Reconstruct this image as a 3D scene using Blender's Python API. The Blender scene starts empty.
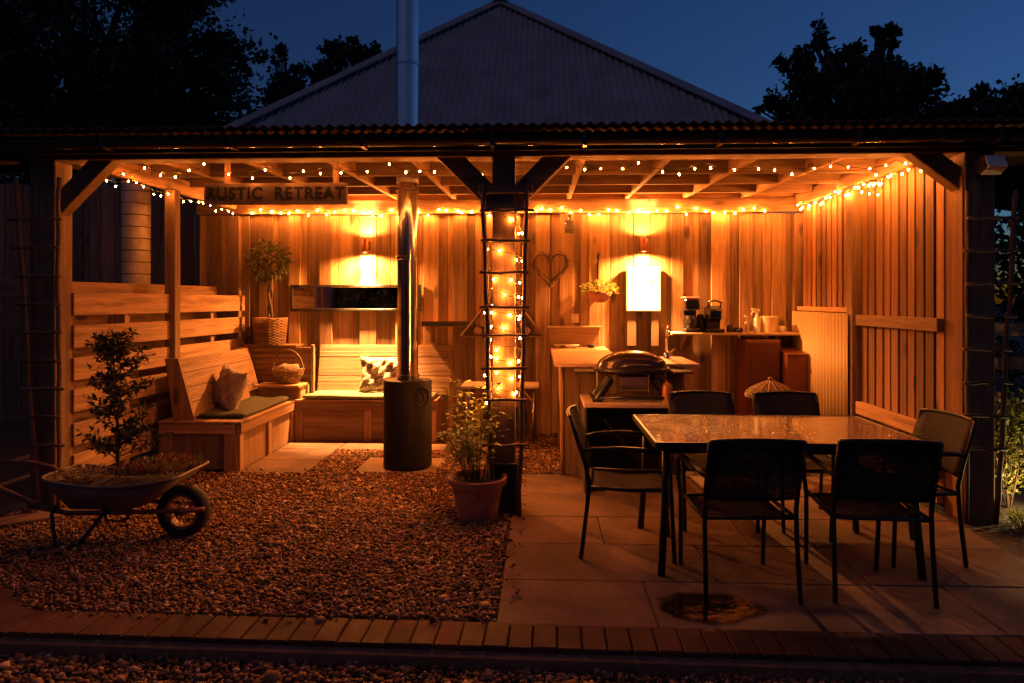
import bpy, math, random
import numpy as np
from mathutils import Vector, Matrix

random.seed(7)
rng = np.random.default_rng(7)
scene = bpy.context.scene
COL = scene.collection
PI = math.pi

# ------------------------------------------------------------------ object helpers
OFF = {}

def tag(o, label=None, cat=None, group=None, kind=None):
    if label: o['label'] = label
    if cat: o['category'] = cat
    if group: o['group'] = group
    if kind: o['kind'] = kind
    return o

def thing(name, label, cat, loc=(0, 0, 0), group=None):
    o = bpy.data.objects.new(name, None)
    o.empty_display_size = 0.1
    COL.objects.link(o)
    o.location = loc
    OFF[o] = Vector(loc)
    return tag(o, label, cat, group)

class MB:
    def __init__(self):
        self.v = []; self.f = []
    def add(self, vs, fs):
        b = len(self.v)
        self.v += [tuple(p) for p in vs]
        self.f += [tuple(i + b for i in f) for f in fs]
        return self
    def box(self, x0, x1, y0, y1, z0, z1):
        return self.add([(x0, y0, z0), (x1, y0, z0), (x1, y1, z0), (x0, y1, z0), (x0, y0, z1), (x1, y0, z1), (x1, y1, z1), (x0, y1, z1)],
                        [(3, 2, 1, 0), (4, 5, 6, 7), (0, 1, 5, 4), (1, 2, 6, 5), (2, 3, 7, 6), (3, 0, 4, 7)])
    def bar(self, p, q, w, h, up=(0, 0, 1)):
        p = Vector(p); q = Vector(q); a = (q - p).normalized(); u = Vector(up)
        s = a.cross(u)
        if s.length < 1e-4: s = a.cross(Vector((0, 1, 0)))
        s.normalize(); u = s.cross(a).normalized()
        vs = [c + s * (i * w / 2) + u * (j * h / 2) for c in (p, q) for i, j in ((-1, -1), (1, -1), (1, 1), (-1, 1))]
        return self.add(vs, [(0, 1, 2, 3), (7, 6, 5, 4), (4, 5, 1, 0), (5, 6, 2, 1), (6, 7, 3, 2), (7, 4, 0, 3)])
    def prism(self, pts, d):
        d = Vector(d); n = len(pts)
        vs = [Vector(p) for p in pts] + [Vector(p) + d for p in pts]
        fs = [tuple(range(n - 1, -1, -1)), tuple(range(n, 2 * n))] + [(i, (i + 1) % n, n + (i + 1) % n, n + i) for i in range(n)]
        return self.add(vs, fs)
    def tube(self, path, r, n=8, caps=True):
        path = [Vector(p) for p in path]; m = len(path)
        rs = r if isinstance(r, (list, tuple)) else [r] * m
        t0 = (path[1] - path[0]).normalized()
        ref = Vector((0, 0, 1)) if abs(t0.z) < .9 else Vector((1, 0, 0))
        nrm = t0.cross(ref).normalized(); vs = []
        for i, p in enumerate(path):
            t = ((path[min(i + 1, m - 1)] - path[max(i - 1, 0)]).normalized())
            nrm = (nrm - t * nrm.dot(t)).normalized(); b = t.cross(nrm)
            for k in range(n):
                a = 2 * PI * k / n
                vs.append(p + (nrm * math.cos(a) + b * math.sin(a)) * rs[i])
        fs = [(i * n + k, i * n + (k + 1) % n, (i + 1) * n + (k + 1) % n, (i + 1) * n + k) for i in range(m - 1) for k in range(n)]
        if caps: fs += [tuple(range(n - 1, -1, -1)), tuple((m - 1) * n + k for k in range(n))]
        return self.add(vs, fs)
    def lathe(self, prof, c=(0, 0, 0), n=32, sx=1, sy=1, cap=True):
        c = Vector(c); vs = [c + Vector((r * math.cos(2 * PI * k / n) * sx, r * math.sin(2 * PI * k / n) * sy, z)) for r, z in prof for k in range(n)]
        m = len(prof)
        fs = [(i * n + k, i * n + (k + 1) % n, (i + 1) * n + (k + 1) % n, (i + 1) * n + k) for i in range(m - 1) for k in range(n)]
        if cap: fs += [tuple(range(n - 1, -1, -1)), tuple((m - 1) * n + k for k in range(n))]
        return self.add(vs, fs)
    def leaf(self, p, d, n, L, w):
        p = Vector(p); d = Vector(d).normalized(); n = Vector(n); s = d.cross(n)
        if s.length < 1e-3: s = d.cross(Vector((.3, .5, .8)))
        s.normalize(); n = s.cross(d)
        return self.add([p, p + d * L * .45 + s * w / 2 + n * w * .15, p + d * L - n * L * .12, p + d * L * .45 - s * w / 2 + n * w * .15, p + d * L * .5],
                        [(0, 1, 4), (1, 2, 4), (2, 3, 4), (3, 0, 4)])

ICO = None
def ico():
    t = (1 + 5 ** .5) / 2
    v = np.array([(-1, t, 0), (1, t, 0), (-1, -t, 0), (1, -t, 0), (0, -1, t), (0, 1, t), (0, -1, -t), (0, 1, -t), (t, 0, -1), (t, 0, 1), (-t, 0, -1), (-t, 0, 1)], float)
    v /= np.linalg.norm(v[0])
    f = np.array([(0, 11, 5), (0, 5, 1), (0, 1, 7), (0, 7, 10), (0, 10, 11), (1, 5, 9), (5, 11, 4), (11, 10, 2), (10, 7, 6), (7, 1, 8), (3, 9, 4), (3, 4, 2), (3, 2, 6), (3, 6, 8), (3, 8, 9), (4, 9, 5), (2, 4, 11), (6, 2, 10), (8, 6, 7), (9, 8, 1)])
    return v, f
IV, IF = ico()

def obj(name, mb, mat, parent=None, smooth=False, bevel=0, loc=None, seg=1):
    me = bpy.data.meshes.new(name)
    off = OFF.get(parent, Vector((0, 0, 0))) if parent else Vector((0, 0, 0))
    if not parent and loc: off = Vector(loc)
    me.from_pydata([(x - off.x, y - off.y, z - off.z) for x, y, z in mb.v], [], mb.f)
    me.update()
    if smooth:
        me.polygons.foreach_set('use_smooth', [True] * len(me.polygons))
        if smooth != 'all':
            me.set_sharp_from_angle(angle=math.radians(40))
    o = bpy.data.objects.new(name, me)
    COL.objects.link(o)
    me.materials.append(mat)
    if parent: o.parent = parent; OFF[o] = off
    else: o.location = off; OFF[o] = off
    if bevel:
        b = o.modifiers.new('bevel', 'BEVEL'); b.width = bevel; b.segments = seg; b.limit_method = 'ANGLE'; b.angle_limit = math.radians(40)
    return o

def npmesh(name, V, F, mat, parent=None, smooth=False):
    me = bpy.data.meshes.new(name)
    off = OFF.get(parent, Vector((0, 0, 0)))
    V = V - np.array(off)
    k = F.shape[1]
    me.vertices.add(len(V)); me.vertices.foreach_set('co', V.astype(np.float32).ravel())
    me.loops.add(F.size); me.loops.foreach_set('vertex_index', F.astype(np.int32).ravel())
    me.polygons.add(len(F)); me.polygons.foreach_set('loop_start', np.arange(0, F.size, k, dtype=np.int32))
    me.polygons.foreach_set('loop_total', np.full(len(F), k, dtype=np.int32))
    if smooth: me.polygons.foreach_set('use_smooth', np.ones(len(F), bool))
    me.update(calc_edges=True)
    o = bpy.data.objects.new(name, me); COL.objects.link(o); me.materials.append(mat)
    if parent: o.parent = parent; OFF[o] = off
    return o

def kids(o): return [c for c in o.children]
def dup(root, loc=None, rz=None, parent=None, label=None):
    r = root.copy(); COL.objects.link(r)
    if parent is not None: r.parent = parent
    if loc is not None: r.location = loc
    if rz is not None: r.rotation_euler = (0, 0, rz)
    if label: r['label'] = label
    for ch in kids(root): dup(ch, parent=r)
    return r

# ------------------------------------------------------------------ materials
class NT:
    def __init__(self, name):
        self.m = bpy.data.materials.new(name); self.m.use_nodes = True
        self.t = self.m.node_tree; self.t.nodes.clear()
        self.out = self.n('ShaderNodeOutputMaterial'); self.b = self.n('ShaderNodeBsdfPrincipled')
        self.l(self.b.outputs[0], self.out.inputs[0])
    def n(self, ty, **k):
        nd = self.t.nodes.new(ty)
        for a, v in k.items(): setattr(nd, a, v)
        return nd
    def l(self, a, b): self.t.links.new(a, b)
    def val(self, nd, **k):
        for a, v in k.items(): nd.inputs[a.replace('_', ' ')].default_value = v
        return nd
    def math(self, op, a, b=None, c=None):
        nd = self.n('ShaderNodeMath', operation=op)
        for i, x in enumerate((a, b, c)):
            if x is None: continue
            if isinstance(x, (int, float)): nd.inputs[i].default_value = x
            else: self.l(x, nd.inputs[i])
        return nd.outputs[0]
    def mix(self, f, a, b, mode='MIX'):
        nd = self.n('ShaderNodeMix', data_type='RGBA', blend_type=mode)
        for i, x in ((0, f), (6, a), (7, b)):
            if isinstance(x, (int, float)): nd.inputs[i].default_value = x
            elif isinstance(x, tuple): nd.inputs[i].default_value = (*x[:3], 1)
            else: self.l(x, nd.inputs[i])
        return nd.outputs[2]
    def noise(self, vec, scale, detail=4, rough=.55, dist=0):
        nd = self.n('ShaderNodeTexNoise'); self.l(vec, nd.inputs['Vector'])
        nd.inputs['Scale'].default_value = scale; nd.inputs['Detail'].default_value = detail
        nd.inputs['Roughness'].default_value = rough; nd.inputs['Distortion'].default_value = dist
        return nd.outputs[0]
    def ramp(self, f, stops):
        nd = self.n('ShaderNodeValToRGB'); self.l(f, nd.inputs[0]); e = nd.color_ramp.elements
        while len(e) < len(stops): e.new(.5)
        for i, (p, c) in enumerate(stops):
            e[i].position = p; e[i].color = (*c, 1) if isinstance(c, tuple) else (c, c, c, 1)
        return nd.outputs[0]
    def bump(self, h, s, d=.01):
        nd = self.n('ShaderNodeBump'); nd.inputs['Strength'].default_value = s; nd.inputs['Distance'].default_value = d
        self.l(h, nd.inputs['Height']); self.l(nd.outputs[0], self.b.inputs['Normal'])
    def coords(self, scale, rand=True):
        g = self.n('ShaderNodeNewGeometry'); tc = self.n('ShaderNodeTexCoord')
        src = tc.outputs['Object']
        mp = self.n('ShaderNodeVectorMath', operation='MULTIPLY'); mp.inputs[1].default_value = scale
        self.l(src, mp.inputs[0])
        self.rand = g.outputs['Random Per Island']
        if not rand: return mp.outputs[0]
        cx = self.n('ShaderNodeCombineXYZ')
        oi = self.n('ShaderNodeObjectInfo')
        r2 = self.math('ADD', self.rand, oi.outputs['Random'])
        self.rand = self.math('FRACT', self.math('MULTIPLY', r2, 1.0))
        for i, k in enumerate((37.1, 61.7, 23.3)): self.l(self.math('MULTIPLY', r2, k), cx.inputs[i])
        ad = self.n('ShaderNodeVectorMath', operation='ADD'); self.l(mp.outputs[0], ad.inputs[0]); self.l(cx.outputs[0], ad.inputs[1])
        return ad.outputs[0]

def wood(name, dark, mid, light, axis='z', rough=.75, knots=True, vary=.45, bump=.35, ribs=None):
    s = NT(name); i = 'xyz'.index(axis)
    sc = [1.0] * 3; sc[i] = .05
    v = s.coords(tuple(sc))
    g1 = s.noise(v, 22, 6, .65, .6)
    g2 = s.noise(v, 90, 3, .6)
    c = s.ramp(g1, [(.28, dark), (.5, mid), (.72, light)])
    c = s.mix(.35, c, s.ramp(g2, [(.35, .35), (.65, 1.0)]), 'MULTIPLY')
    bl = s.noise(v, 1.7, 3, .5)
    c = s.mix(.5, c, s.ramp(bl, [(.35, .62), (.6, 1.0)]), 'MULTIPLY')
    rb = s.ramp(s.rand, [(0, 1 - vary), (1, 1.0 + vary * .35)])
    c = s.mix(1.0, c, rb, 'MULTIPLY')
    if knots:
        sk = [4.0] * 3; sk[i] = 1.6
        vv = s.coords(tuple(sk))
        vo = s.n('ShaderNodeTexVoronoi'); s.l(vv, vo.inputs['Vector']); vo.inputs['Scale'].default_value = 1.0
        k = s.ramp(vo.outputs['Distance'], [(.07, .15), (.17, 1.0)])
        c = s.mix(.85, c, k, 'MULTIPLY')
    s.l(c, s.b.inputs['Base Color']); s.b.inputs['Roughness'].default_value = rough
    h = s.math('ADD', g1, s.math('MULTIPLY', g2, .6))
    if ribs:
        sp = s.n('ShaderNodeSeparateXYZ'); tc = s.n('ShaderNodeTexCoord'); s.l(tc.outputs['Object'], sp.inputs[0])
        w = s.math('SINE', s.math('MULTIPLY', sp.outputs['xyz'.index(ribs[0])], 2 * PI / ribs[1]))
        h = s.math('ADD', h, s.math('MULTIPLY', w, 2.2))
        c2 = s.mix(s.math('MULTIPLY_ADD', w, -.3, .3), c, tuple(x * .4 for x in dark), 'MIX')
        s.l(c2, s.b.inputs['Base Color'])
    s.bump(h, bump, .004)
    return s.m

def plain(name, col, rough=.5, metal=0, nscale=0, namt=.3, bump=0, spec=None, emit=None, es=0, bscale=None, vary=0, alpha=None, trans=0):
    s = NT(name)
    v = s.coords((1, 1, 1))
    c = None
    if nscale:
        n = s.noise(v, nscale, 5, .6)
        c = s.mix(1.0, (*col,), s.ramp(n, [(.3, 1 - namt), (.7, 1 + namt)]), 'MULTIPLY')
    if vary:
        rb = s.ramp(s.rand, [(0, 1 - vary), (1, 1 + vary * .5)])
        c = s.mix(1.0, c if c else (*col,), rb, 'MULTIPLY')
    if c: s.l(c, s.b.inputs['Base Color'])
    else: s.b.inputs['Base Color'].default_value = (*col, 1)
    s.b.inputs['Roughness'].default_value = rough; s.b.inputs['Metallic'].default_value = metal
    if spec is not None: s.b.inputs['Specular IOR Level'].default_value = spec
    if trans: s.b.inputs['Transmission Weight'].default_value = trans
    if bump: s.bump(s.noise(v, bscale or nscale or 40, 4, .6), bump, .01)
    if emit: s.b.inputs['Emission Color'].default_value = (*emit, 1); s.b.inputs['Emission Strength'].default_value = es
    return s.m

def leafmat(name, col, vary=.5, rough=.5, trans=.25):
    s = NT(name); v = s.coords((1, 1, 1))
    c = s.mix(1.0, col, s.ramp(s.rand, [(0, 1 - vary), (1, 1 + vary)]), 'MULTIPLY')
    s.l(c, s.b.inputs['Base Color']); s.b.inputs['Roughness'].default_value = rough
    tr = s.n('ShaderNodeBsdfTranslucent'); s.l(c, tr.inputs[0])
    mx = s.n('ShaderNodeMixShader'); mx.inputs[0].default_value = trans
    s.l(s.b.outputs[0], mx.inputs[1]); s.l(tr.outputs[0], mx.inputs[2]); s.l(mx.outputs[0], s.out.inputs[0])
    return s.m

WD, WM, WL = (.22, .11, .05), (.45, .26, .13), (.6, .38, .21)
M = {}
for ax in 'xyz':
    M['larch_' + ax] = wood('larch_' + ax, WD, WM, WL, ax)
    M['fence_' + ax] = wood('fence_' + ax, (.17, .09, .045), (.40, .235, .12), (.58, .37, .2), ax, vary=.3)
    M['beam_' + ax] = wood('beam_' + ax, (.12, .07, .04), (.24, .145, .08), (.34, .21, .12), ax, vary=.25)
    M['dark_' + ax] = wood('dark_' + ax, (.02, .016, .014), (.045, .036, .03), (.08, .062, .05), ax, knots=False)
    M['grey_' + ax] = wood('grey_' + ax, (.10, .075, .055), (.19, .15, .115), (.28, .22, .17), ax)
M['back'] = wood('back_boards', (.22, .12, .055), (.47, .285, .14), (.66, .44, .24), 'z', vary=.72)
M['side'] = wood('side_boards', (.16, .065, .025), (.34, .16, .065), (.45, .23, .10), 'z', vary=.55)
M['deck_y'] = wood('decking_y', (.2, .11, .055), (.38, .23, .12), (.52, .34, .2), 'y', knots=False, vary=.25, ribs=('z', .016))
M['deck_x'] = wood('decking_x', (.2, .11, .055), (.38, .23, .12), (.52, .34, .2), 'x', knots=False, vary=.25, ribs=('z', .0145))
M['counter'] = wood('counter_top', (.28, .16, .08), (.45, .29, .16), (.6, .41, .25), 'x', rough=.35, knots=True, vary=.1, bump=.1)
M['palewood'] = wood('pale_wood', (.4, .27, .17), (.55, .40, .27), (.66, .5, .36), 'x', rough=.5, vary=.1, bump=.1)
M['twig'] = wood('twig', (.08, .045, .028), (.18, .11, .065), (.27, .17, .10), 'z', knots=False)
M['wicker'] = plain('wicker', (.2, .11, .05), .65, vary=.45)
M['red'] = wood('red_paint', (.10, .028, .014), (.17, .05, .024), (.22, .07, .034), 'z', rough=.45, knots=False, bump=.1)
M['steel'] = plain('polished_steel', (.62, .6, .58), .13, 1, nscale=6, namt=.12, bump=.02, bscale=9)
M['black_metal'] = plain('black_metal', (.022, .02, .02), .45, .3, nscale=30, namt=.3)
M['stove'] = plain('stove_black', (.009, .006, .0055), .65, 0, nscale=14, namt=.45, bump=.06, spec=.2)
M['opening_black'] = plain('opening_black', (.004, .004, .004), .9)  # matte near-black for the flat patches drawn as stove slots and port
M['chair_mesh'] = None
M['terracotta'] = plain('terracotta', (.34, .15, .09), .8, nscale=12, namt=.35, bump=.15)
M['soil'] = plain('soil', (.035, .022, .015), .95, nscale=40, namt=.5, bump=.6)
M['cushion'] = plain('cushion_cloth', (.05, .052, .03), .95, nscale=60, namt=.25, bump=.25, bscale=160)
M['cushion_pale'] = plain('cushion_pale', (.22, .24, .13), .95, nscale=60, namt=.2, bump=.2, bscale=160)
M['white'] = plain('white_enamel', (.8, .8, .77), .3, nscale=5, namt=.04)
M['plastic_white'] = plain('white_plastic', (.7, .68, .64), .45)
M['plastic_black'] = plain('black_plastic', (.02, .02, .022), .25)
M['chrome'] = plain('chrome', (.8, .8, .8), .08, 1)
M['pink'] = plain('pink_plastic', (.55, .2, .22), .35)
M['mirror'] = plain('mirror_glass', (.75, .75, .75), .03, 1)
M['bark'] = plain('bark', (.06, .04, .028), .9, nscale=25, namt=.4, bump=.5)
M['tree_leaf'] = leafmat('tree_leaf', (.035, .05, .025))
M['plant_leaf'] = leafmat('plant_leaf', (.11, .15, .04))
M['plant_leaf2'] = leafmat('plant_leaf_light', (.26, .30, .07))
M['conifer_leaf'] = leafmat('conifer_leaf', (.03, .04, .022))
M['gold_leaf'] = leafmat('gold_leaf', (.22, .24, .05))
M['red_leaf'] = leafmat('red_leaf', (.2, .03, .02))
M['dry_leaf'] = leafmat('dry_leaf', (.28, .19, .08))
M['wire'] = plain('wire', (.02, .03, .018), .5)
M['logend'] = plain('log_end', (.42, .27, .15), .8, nscale=40, namt=.35, vary=.35, bump=.2)
M['brass'] = plain('glass_bottle', (.85, .85, .8), .08, 0, trans=.85)
M['rust'] = plain('rusty_paint', (.16, .06, .045), .6, .2, nscale=20, namt=.5, bump=.1)
M['barrow'] = plain('galvanised_tray', (.17, .125, .105), .6, .1, nscale=9, namt=.35, bump=.05)
M['rubber'] = plain('rubber', (.018, .017, .016), .85)
M['redmetal'] = plain('pink_rim', (.25, .12, .11), .55, .1, nscale=20)
M['gutter'] = plain('gutter_plastic', (.02, .015, .013), .25)
M['orange'] = plain('amber_jar', (.5, .2, .04), .3)
M['cream'] = plain('cream_plastic', (.62, .5, .33), .4)
M['bulb'] = plain('bulb_glow', (1, .6, .2), .4, emit=(1, .262, .038), es=1400)
M['bulb_dim'] = plain('bulb_glow_dim', (1, .6, .2), .4, emit=(1, .262, .038), es=620)
M['bulb_mid'] = plain('bulb_glow_mid', (1, .6, .2), .4, emit=(1, .262, .038), es=2200)
M['lens'] = plain('lamp_lens', (1, .7, .4), .4, emit=(1, .40, .10), es=60)
M['kerb'] = None

def mk_chair_mesh():
    s = NT('textilene'); v = s.coords((1, 1, 1), False)
    tc = s.n('ShaderNodeTexCoord'); sp = s.n('ShaderNodeSeparateXYZ'); s.l(tc.outputs['Object'], sp.inputs[0])
    a = s.math('SINE', s.math('MULTIPLY', sp.outputs[0], 700)); b = s.math('SINE', s.math('MULTIPLY', s.math('ADD', sp.outputs[1], sp.outputs[2]), 700))
    w = s.math('ADD', a, b)
    c = s.mix(s.math('MULTIPLY_ADD', w, .2, .5), (.014, .013, .014), (.05, .043, .043))
    s.l(c, s.b.inputs['Base Color']); s.b.inputs['Roughness'].default_value = .6; s.b.inputs['Specular IOR Level'].default_value = .15
    s.bump(w, .3, .002)
    tp = s.n('ShaderNodeBsdfTransparent'); mx = s.n('ShaderNodeMixShader')
    sm_ = s.n('ShaderNodeVectorMath', operation='MULTIPLY'); sm_.inputs[1].default_value = (3, 3, 38); s.l(tc.outputs['Object'], sm_.inputs[0])
    hole = s.math('GREATER_THAN', s.math('MULTIPLY', a, b), .3)
    nn_ = s.ramp(s.noise(sm_.outputs[0], 1.5, 3, .6), [(.4, .12), (.62, .6)])
    s.l(s.math('MULTIPLY', hole, nn_), mx.inputs[0]); s.l(s.b.outputs[0], mx.inputs[1]); s.l(tp.outputs[0], mx.inputs[2]); s.l(mx.outputs[0], s.out.inputs[0])
    return s.m
M['chair_mesh'] = mk_chair_mesh()

def mk_gravel():
    s = NT('gravel_stones'); v = s.coords((1, 1, 1))
    c = s.ramp(s.rand, [(0, (.06, .03, .017)), (.35, (.15, .072, .038)), (.65, (.24, .12, .062)), (.88, (.35, .19, .105)), (1, (.5, .33, .21))])
    c = s.mix(1, c, s.ramp(s.noise(v, 60, 3), [(.3, .75), (.7, 1.15)]), 'MULTIPLY')
    s.l(c, s.b.inputs['Base Color']); s.b.inputs['Roughness'].default_value = .85; s.b.inputs['Specular IOR Level'].default_value = .25
    return s.m
M['gravel'] = mk_gravel()

def mk_ground():
    s = NT('ground_soil'); v = s.coords((1, 1, 1), False)
    vo = s.n('ShaderNodeTexVoronoi'); s.l(v, vo.inputs['Vector']); vo.inputs['Scale'].default_value = 45
    c = s.mix(1, s.ramp(s.noise(v, 1.3, 5), [(.3, (.05, .035, .026)), (.7, (.1, .075, .055))]), s.ramp(vo.outputs['Distance'], [(0, 1.2), (.6, .5)]), 'MULTIPLY')
    s.l(c, s.b.inputs['Base Color']); s.b.inputs['Roughness'].default_value = .95
    s.bump(vo.outputs['Distance'], .6, .012)
    return s.m

def mk_slab(name, a, b):
    s = NT(name); v = s.coords((1, 1, 1))
    n1 = s.noise(v, 2.2, 6, .6); n2 = s.noise(v, 35, 4, .6)
    c = s.ramp(n1, [(.3, a), (.7, b)])
    c = s.mix(.6, c, s.ramp(n2, [(.3, .7), (.7, 1.1)]), 'MULTIPLY')
    c = s.mix(1, c, s.ramp(s.rand, [(0, .84), (1, 1.08)]), 'MULTIPLY')
    pv = s.coords((1, 1, 1), False)
    st = s.ramp(s.noise(pv, 1.1, 5, .6, .8), [(.42, 1.0), (.6, .45)])
    c = s.mix(.8, c, st, 'MULTIPLY')
    s.l(c, s.b.inputs['Base Color'])
    s.l(s.ramp(n1, [(.35, .65), (.65, .95)]), s.b.inputs['Roughness']); s.b.inputs['Specular IOR Level'].default_value = .2
    s.bump(s.math('ADD', n1, s.math('MULTIPLY', n2, .25)), .3, .012)
    return s.m
M['slab'] = mk_slab('sandstone_slab', (.14, .085, .06), (.25, .16, .115))
M['brick'] = mk_slab('kerb_brick', (.08, .034, .024), (.145, .062, .042))
M['kerbside'] = plain('kerb_concrete', (.16, .085, .055), .9, nscale=18, namt=.4, bump=.4)

def mk_corr(name, col, rough, metal=0., rust=.3):
    s = NT(name); v = s.coords((1, 1, .3), False)
    n = s.noise(v, 2.5, 5, .6)
    c = s.mix(1, col, s.ramp(n, [(.3, 1 - rust), (.7, 1.1)]), 'MULTIPLY')
    s.l(c, s.b.inputs['Base Color']); s.b.inputs['Roughness'].default_value = rough; s.b.inputs['Metallic'].default_value = metal
    return s.m
M['tin'] = mk_corr('roof_tin', (.36, .33, .35), .75, .0)
M['tin_under'] = mk_corr('roof_tin_shelter', (.12, .08, .06), .6)
M['corr'] = mk_corr('corrugated_cream', (.36, .25, .12), .6, .1, .25)

# ------------------------------------------------------------------ camera
S_, C_ = .04, math.sqrt(1 - .0016)
cd = bpy.data.cameras.new('camera'); cam = bpy.data.objects.new('camera', cd); COL.objects.link(cam)
cam.location = (0, 0, 1.5); cam.rotation_euler = (PI / 2, 0, math.asin(S_))
cd.lens = 700 / 1024 * 36; cd.shift_y = -41.5 / 1024; cd.clip_end = 500; cd.clip_start = .05
scene.camera = cam

# ------------------------------------------------------------------ ground and paving
g = MB(); g.add([(-200, -60, -.07), (200, -60, -.07), (200, 300, -.07), (-200, 300, -.07)], [(0, 1, 2, 3)])
tag(obj('ground', g, mk_ground()), kind='structure')
# raised bed of the yard, a few cm above the surrounding soil
g = MB(); g.box(-3.75, 3.6, 3.02, 12, -.068, -.02)
tag(obj('yard_bed', g, mk_ground()), kind='structure')

# sandstone patio
p = MB()
rows = [(3.215, 3.75), (3.755, 4.32), (4.325, 4.86), (4.865, 5.42), (5.425, 6.03)]
for ri, (y0, y1) in enumerate(rows):
    x = -.2; cuts = [[.55, 1.3, 2.1, 2.8], [.95, 1.75, 2.25, 2.8], [.4, 1.3, 1.75, 2.8], [.7, 1.2, 2.1, 2.8], [.5, 1.15, 2.0, 2.8]][ri]
    for xc in cuts:
        p.box(x, xc - .006, y0, y1 - .002, -.03, .003 * ((ri * 7 + int(xc * 10)) % 3) / 2)
        x = xc
tag(obj('patio', p, M['slab'], bevel=.004), kind='structure')
p = MB()
for (x0, x1, y0, y1) in [(-2.62, -2.03, 5.97, 6.44), (-2.62, -2.03, 6.45, 6.92), (-2.62, -2.03, 6.93, 7.31), (-2.02, -1.5, 6.93, 7.31), (-1.49, -.95, 6.93, 7.31)]:
    p.box(x0, x1, y0, y1, -.03, .008)
tag(obj('paving', p, M['slab'], bevel=.004), kind='structure')
p = MB(); p.box(-1.62, -.9, 6.02, 6.6, -.03, .004)
tag(obj('hearth_slab', p, M['slab'], bevel=.004), kind='structure')

# brick-on-edge kerb, straight then bending away at the left
k = MB()
def brick(cx, cy, ang, w=.1, L=.225):
    d = Vector((math.cos(ang), math.sin(ang), 0)); n = Vector((-d.y, d.x, 0)); c = Vector((cx, cy, 0))
    j = random.uniform(-.002, .003)
    k.add([c + d * a * w / 2 + n * b * L / 2 + Vector((0, 0, z + j)) for z in (-.07, .022) for a, b in ((-1, -1), (1, -1), (1, 1), (-1, 1))],
          [(3, 2, 1, 0), (4, 5, 6, 7), (0, 1, 5, 4), (1, 2, 6, 5), (2, 3, 7, 6), (3, 0, 4, 7)])
for i in range(56):
    brick(-2.32 + i * .1065, 3.135 - (i * .1065) * .02, -.02)
for i in range(11):
    t = i + 1
    a = -.02 - min(t, 6) * .105
    brick(-2.32 - .1 * t * math.cos(.55 * min(1, t / 5)), 3.14 + .1 * max(0, t - 1.5) * math.sin(.66), a)
tag(obj('kerb', k, M['brick'], bevel=.005), kind='structure')
k2 = MB(); k2.prism([(-2.4, 3.026, -.068), (-2.4, 3.026, .0), (-2.4, 2.985, -.01), (-2.4, 2.975, -.068)], (5.9, -.118, 0))
tag(obj('kerb_haunch', k2, M['kerbside']), kind='structure')
k2 = MB(); k2.bar((-4.2, 4.0, .0), (-3.05, 4.95, .0), .2, .06)
tag(obj('path_edging', k2, M['slab'], bevel=.006), kind='structure')

# puddle
pd = MB(); N = 60; c = Vector((.82, 3.44, .0075)); ring = []
for i in range(N):
    a = 2 * PI * i / N
    r = 1 + .12 * math.sin(2 * a + 1) + .07 * math.sin(5 * a + .5) + .04 * math.sin(11 * a) + .03 * math.sin(17 * a + 2)
    ring.append(c + Vector((.36 * r * math.cos(a), .24 * r * math.sin(a), 0)))
pd.add(ring, [tuple(range(N))])
s = NT('puddle_water'); v = s.coords((1, 1, 1), False)
s.b.inputs['Base Color'].default_value = (.02, .008, .004, 1); s.b.inputs['Roughness'].default_value = .04
s.bump(s.noise(v, 11, 4, .5, 1.5), .14, .012)
ds = s.n('ShaderNodeVectorMath', operation='MULTIPLY'); ds.inputs[1].default_value = (1 / .33, 1 / .22, 0); s.l(v, ds.inputs[0])
ln = s.n('ShaderNodeVectorMath', operation='LENGTH'); s.l(ds.outputs[0], ln.inputs[0])
e_ = s.math('ADD', ln.outputs['Value'], s.math('MULTIPLY', s.math('SUBTRACT', s.noise(v, 9, 5, .65), .5), .7))
tp = s.n('ShaderNodeBsdfTransparent'); mx = s.n('ShaderNodeMixShader'); s.l(s.ramp(e_, [(.62, 0.0), (.82, 1.0)]), mx.inputs[0])
s.l(s.b.outputs[0], mx.inputs[1]); s.l(tp.outputs[0], mx.inputs[2]); s.l(mx.outputs[0], s.out.inputs[0])
tag(obj('puddle', pd, s.m, loc=(.82, 3.44, .0075)), kind='structure')

# gravel
def pebbles(name, regions, size, seed, label):
    r = np.random.default_rng(seed); P = []
    for (x0, x1, y0, y1, n, z, excl) in regions:
        q = np.stack([r.uniform(x0, x1, n), r.uniform(y0, y1, n), r.uniform(z - .004, z + .014, n)], 1)
        for (a, b, c2, d) in excl:
            q = q[~((q[:, 0] > a) & (q[:, 0] < b) & (q[:, 1] > c2) & (q[:, 1] < d))]
        P.append(q)
    P = np.concatenate(P); n = len(P)
    sc = size * r.lognormal(0, .38, n)[:, None] * r.uniform([.75, .75, .4], [1.3, 1.3, .85], (n, 3))
    var = IV[None] * (1 + r.uniform(-.28, .28, (n, 12, 1)))
    V = var * sc[:, None, :]
    a = r.uniform(0, 2 * PI, n); ca, sa = np.cos(a)[:, None], np.sin(a)[:, None]
    V = np.stack([V[..., 0] * ca - V[..., 1] * sa, V[..., 0] * sa + V[..., 1] * ca, V[..., 2] + V[..., 0] * r.uniform(-.4, .4, (n, 1))], -1) + P[:, None, :]
    F = IF[None] + (np.arange(n) * 12)[:, None, None]
    o = npmesh(name, V.reshape(-1, 3), F.reshape(-1, 3), M['gravel'])
    return tag(o, label, 'gravel', kind='stuff')
EX = [(-2.62, -2.03, 5.97, 7.4), (-2.1, -.95, 6.93, 7.4), (-3.5, -2.62, 5.98, 7.9), (-1.62, -.9, 6.02, 6.6), (-4.2, -2.3, 2.9, 3.26)]
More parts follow.
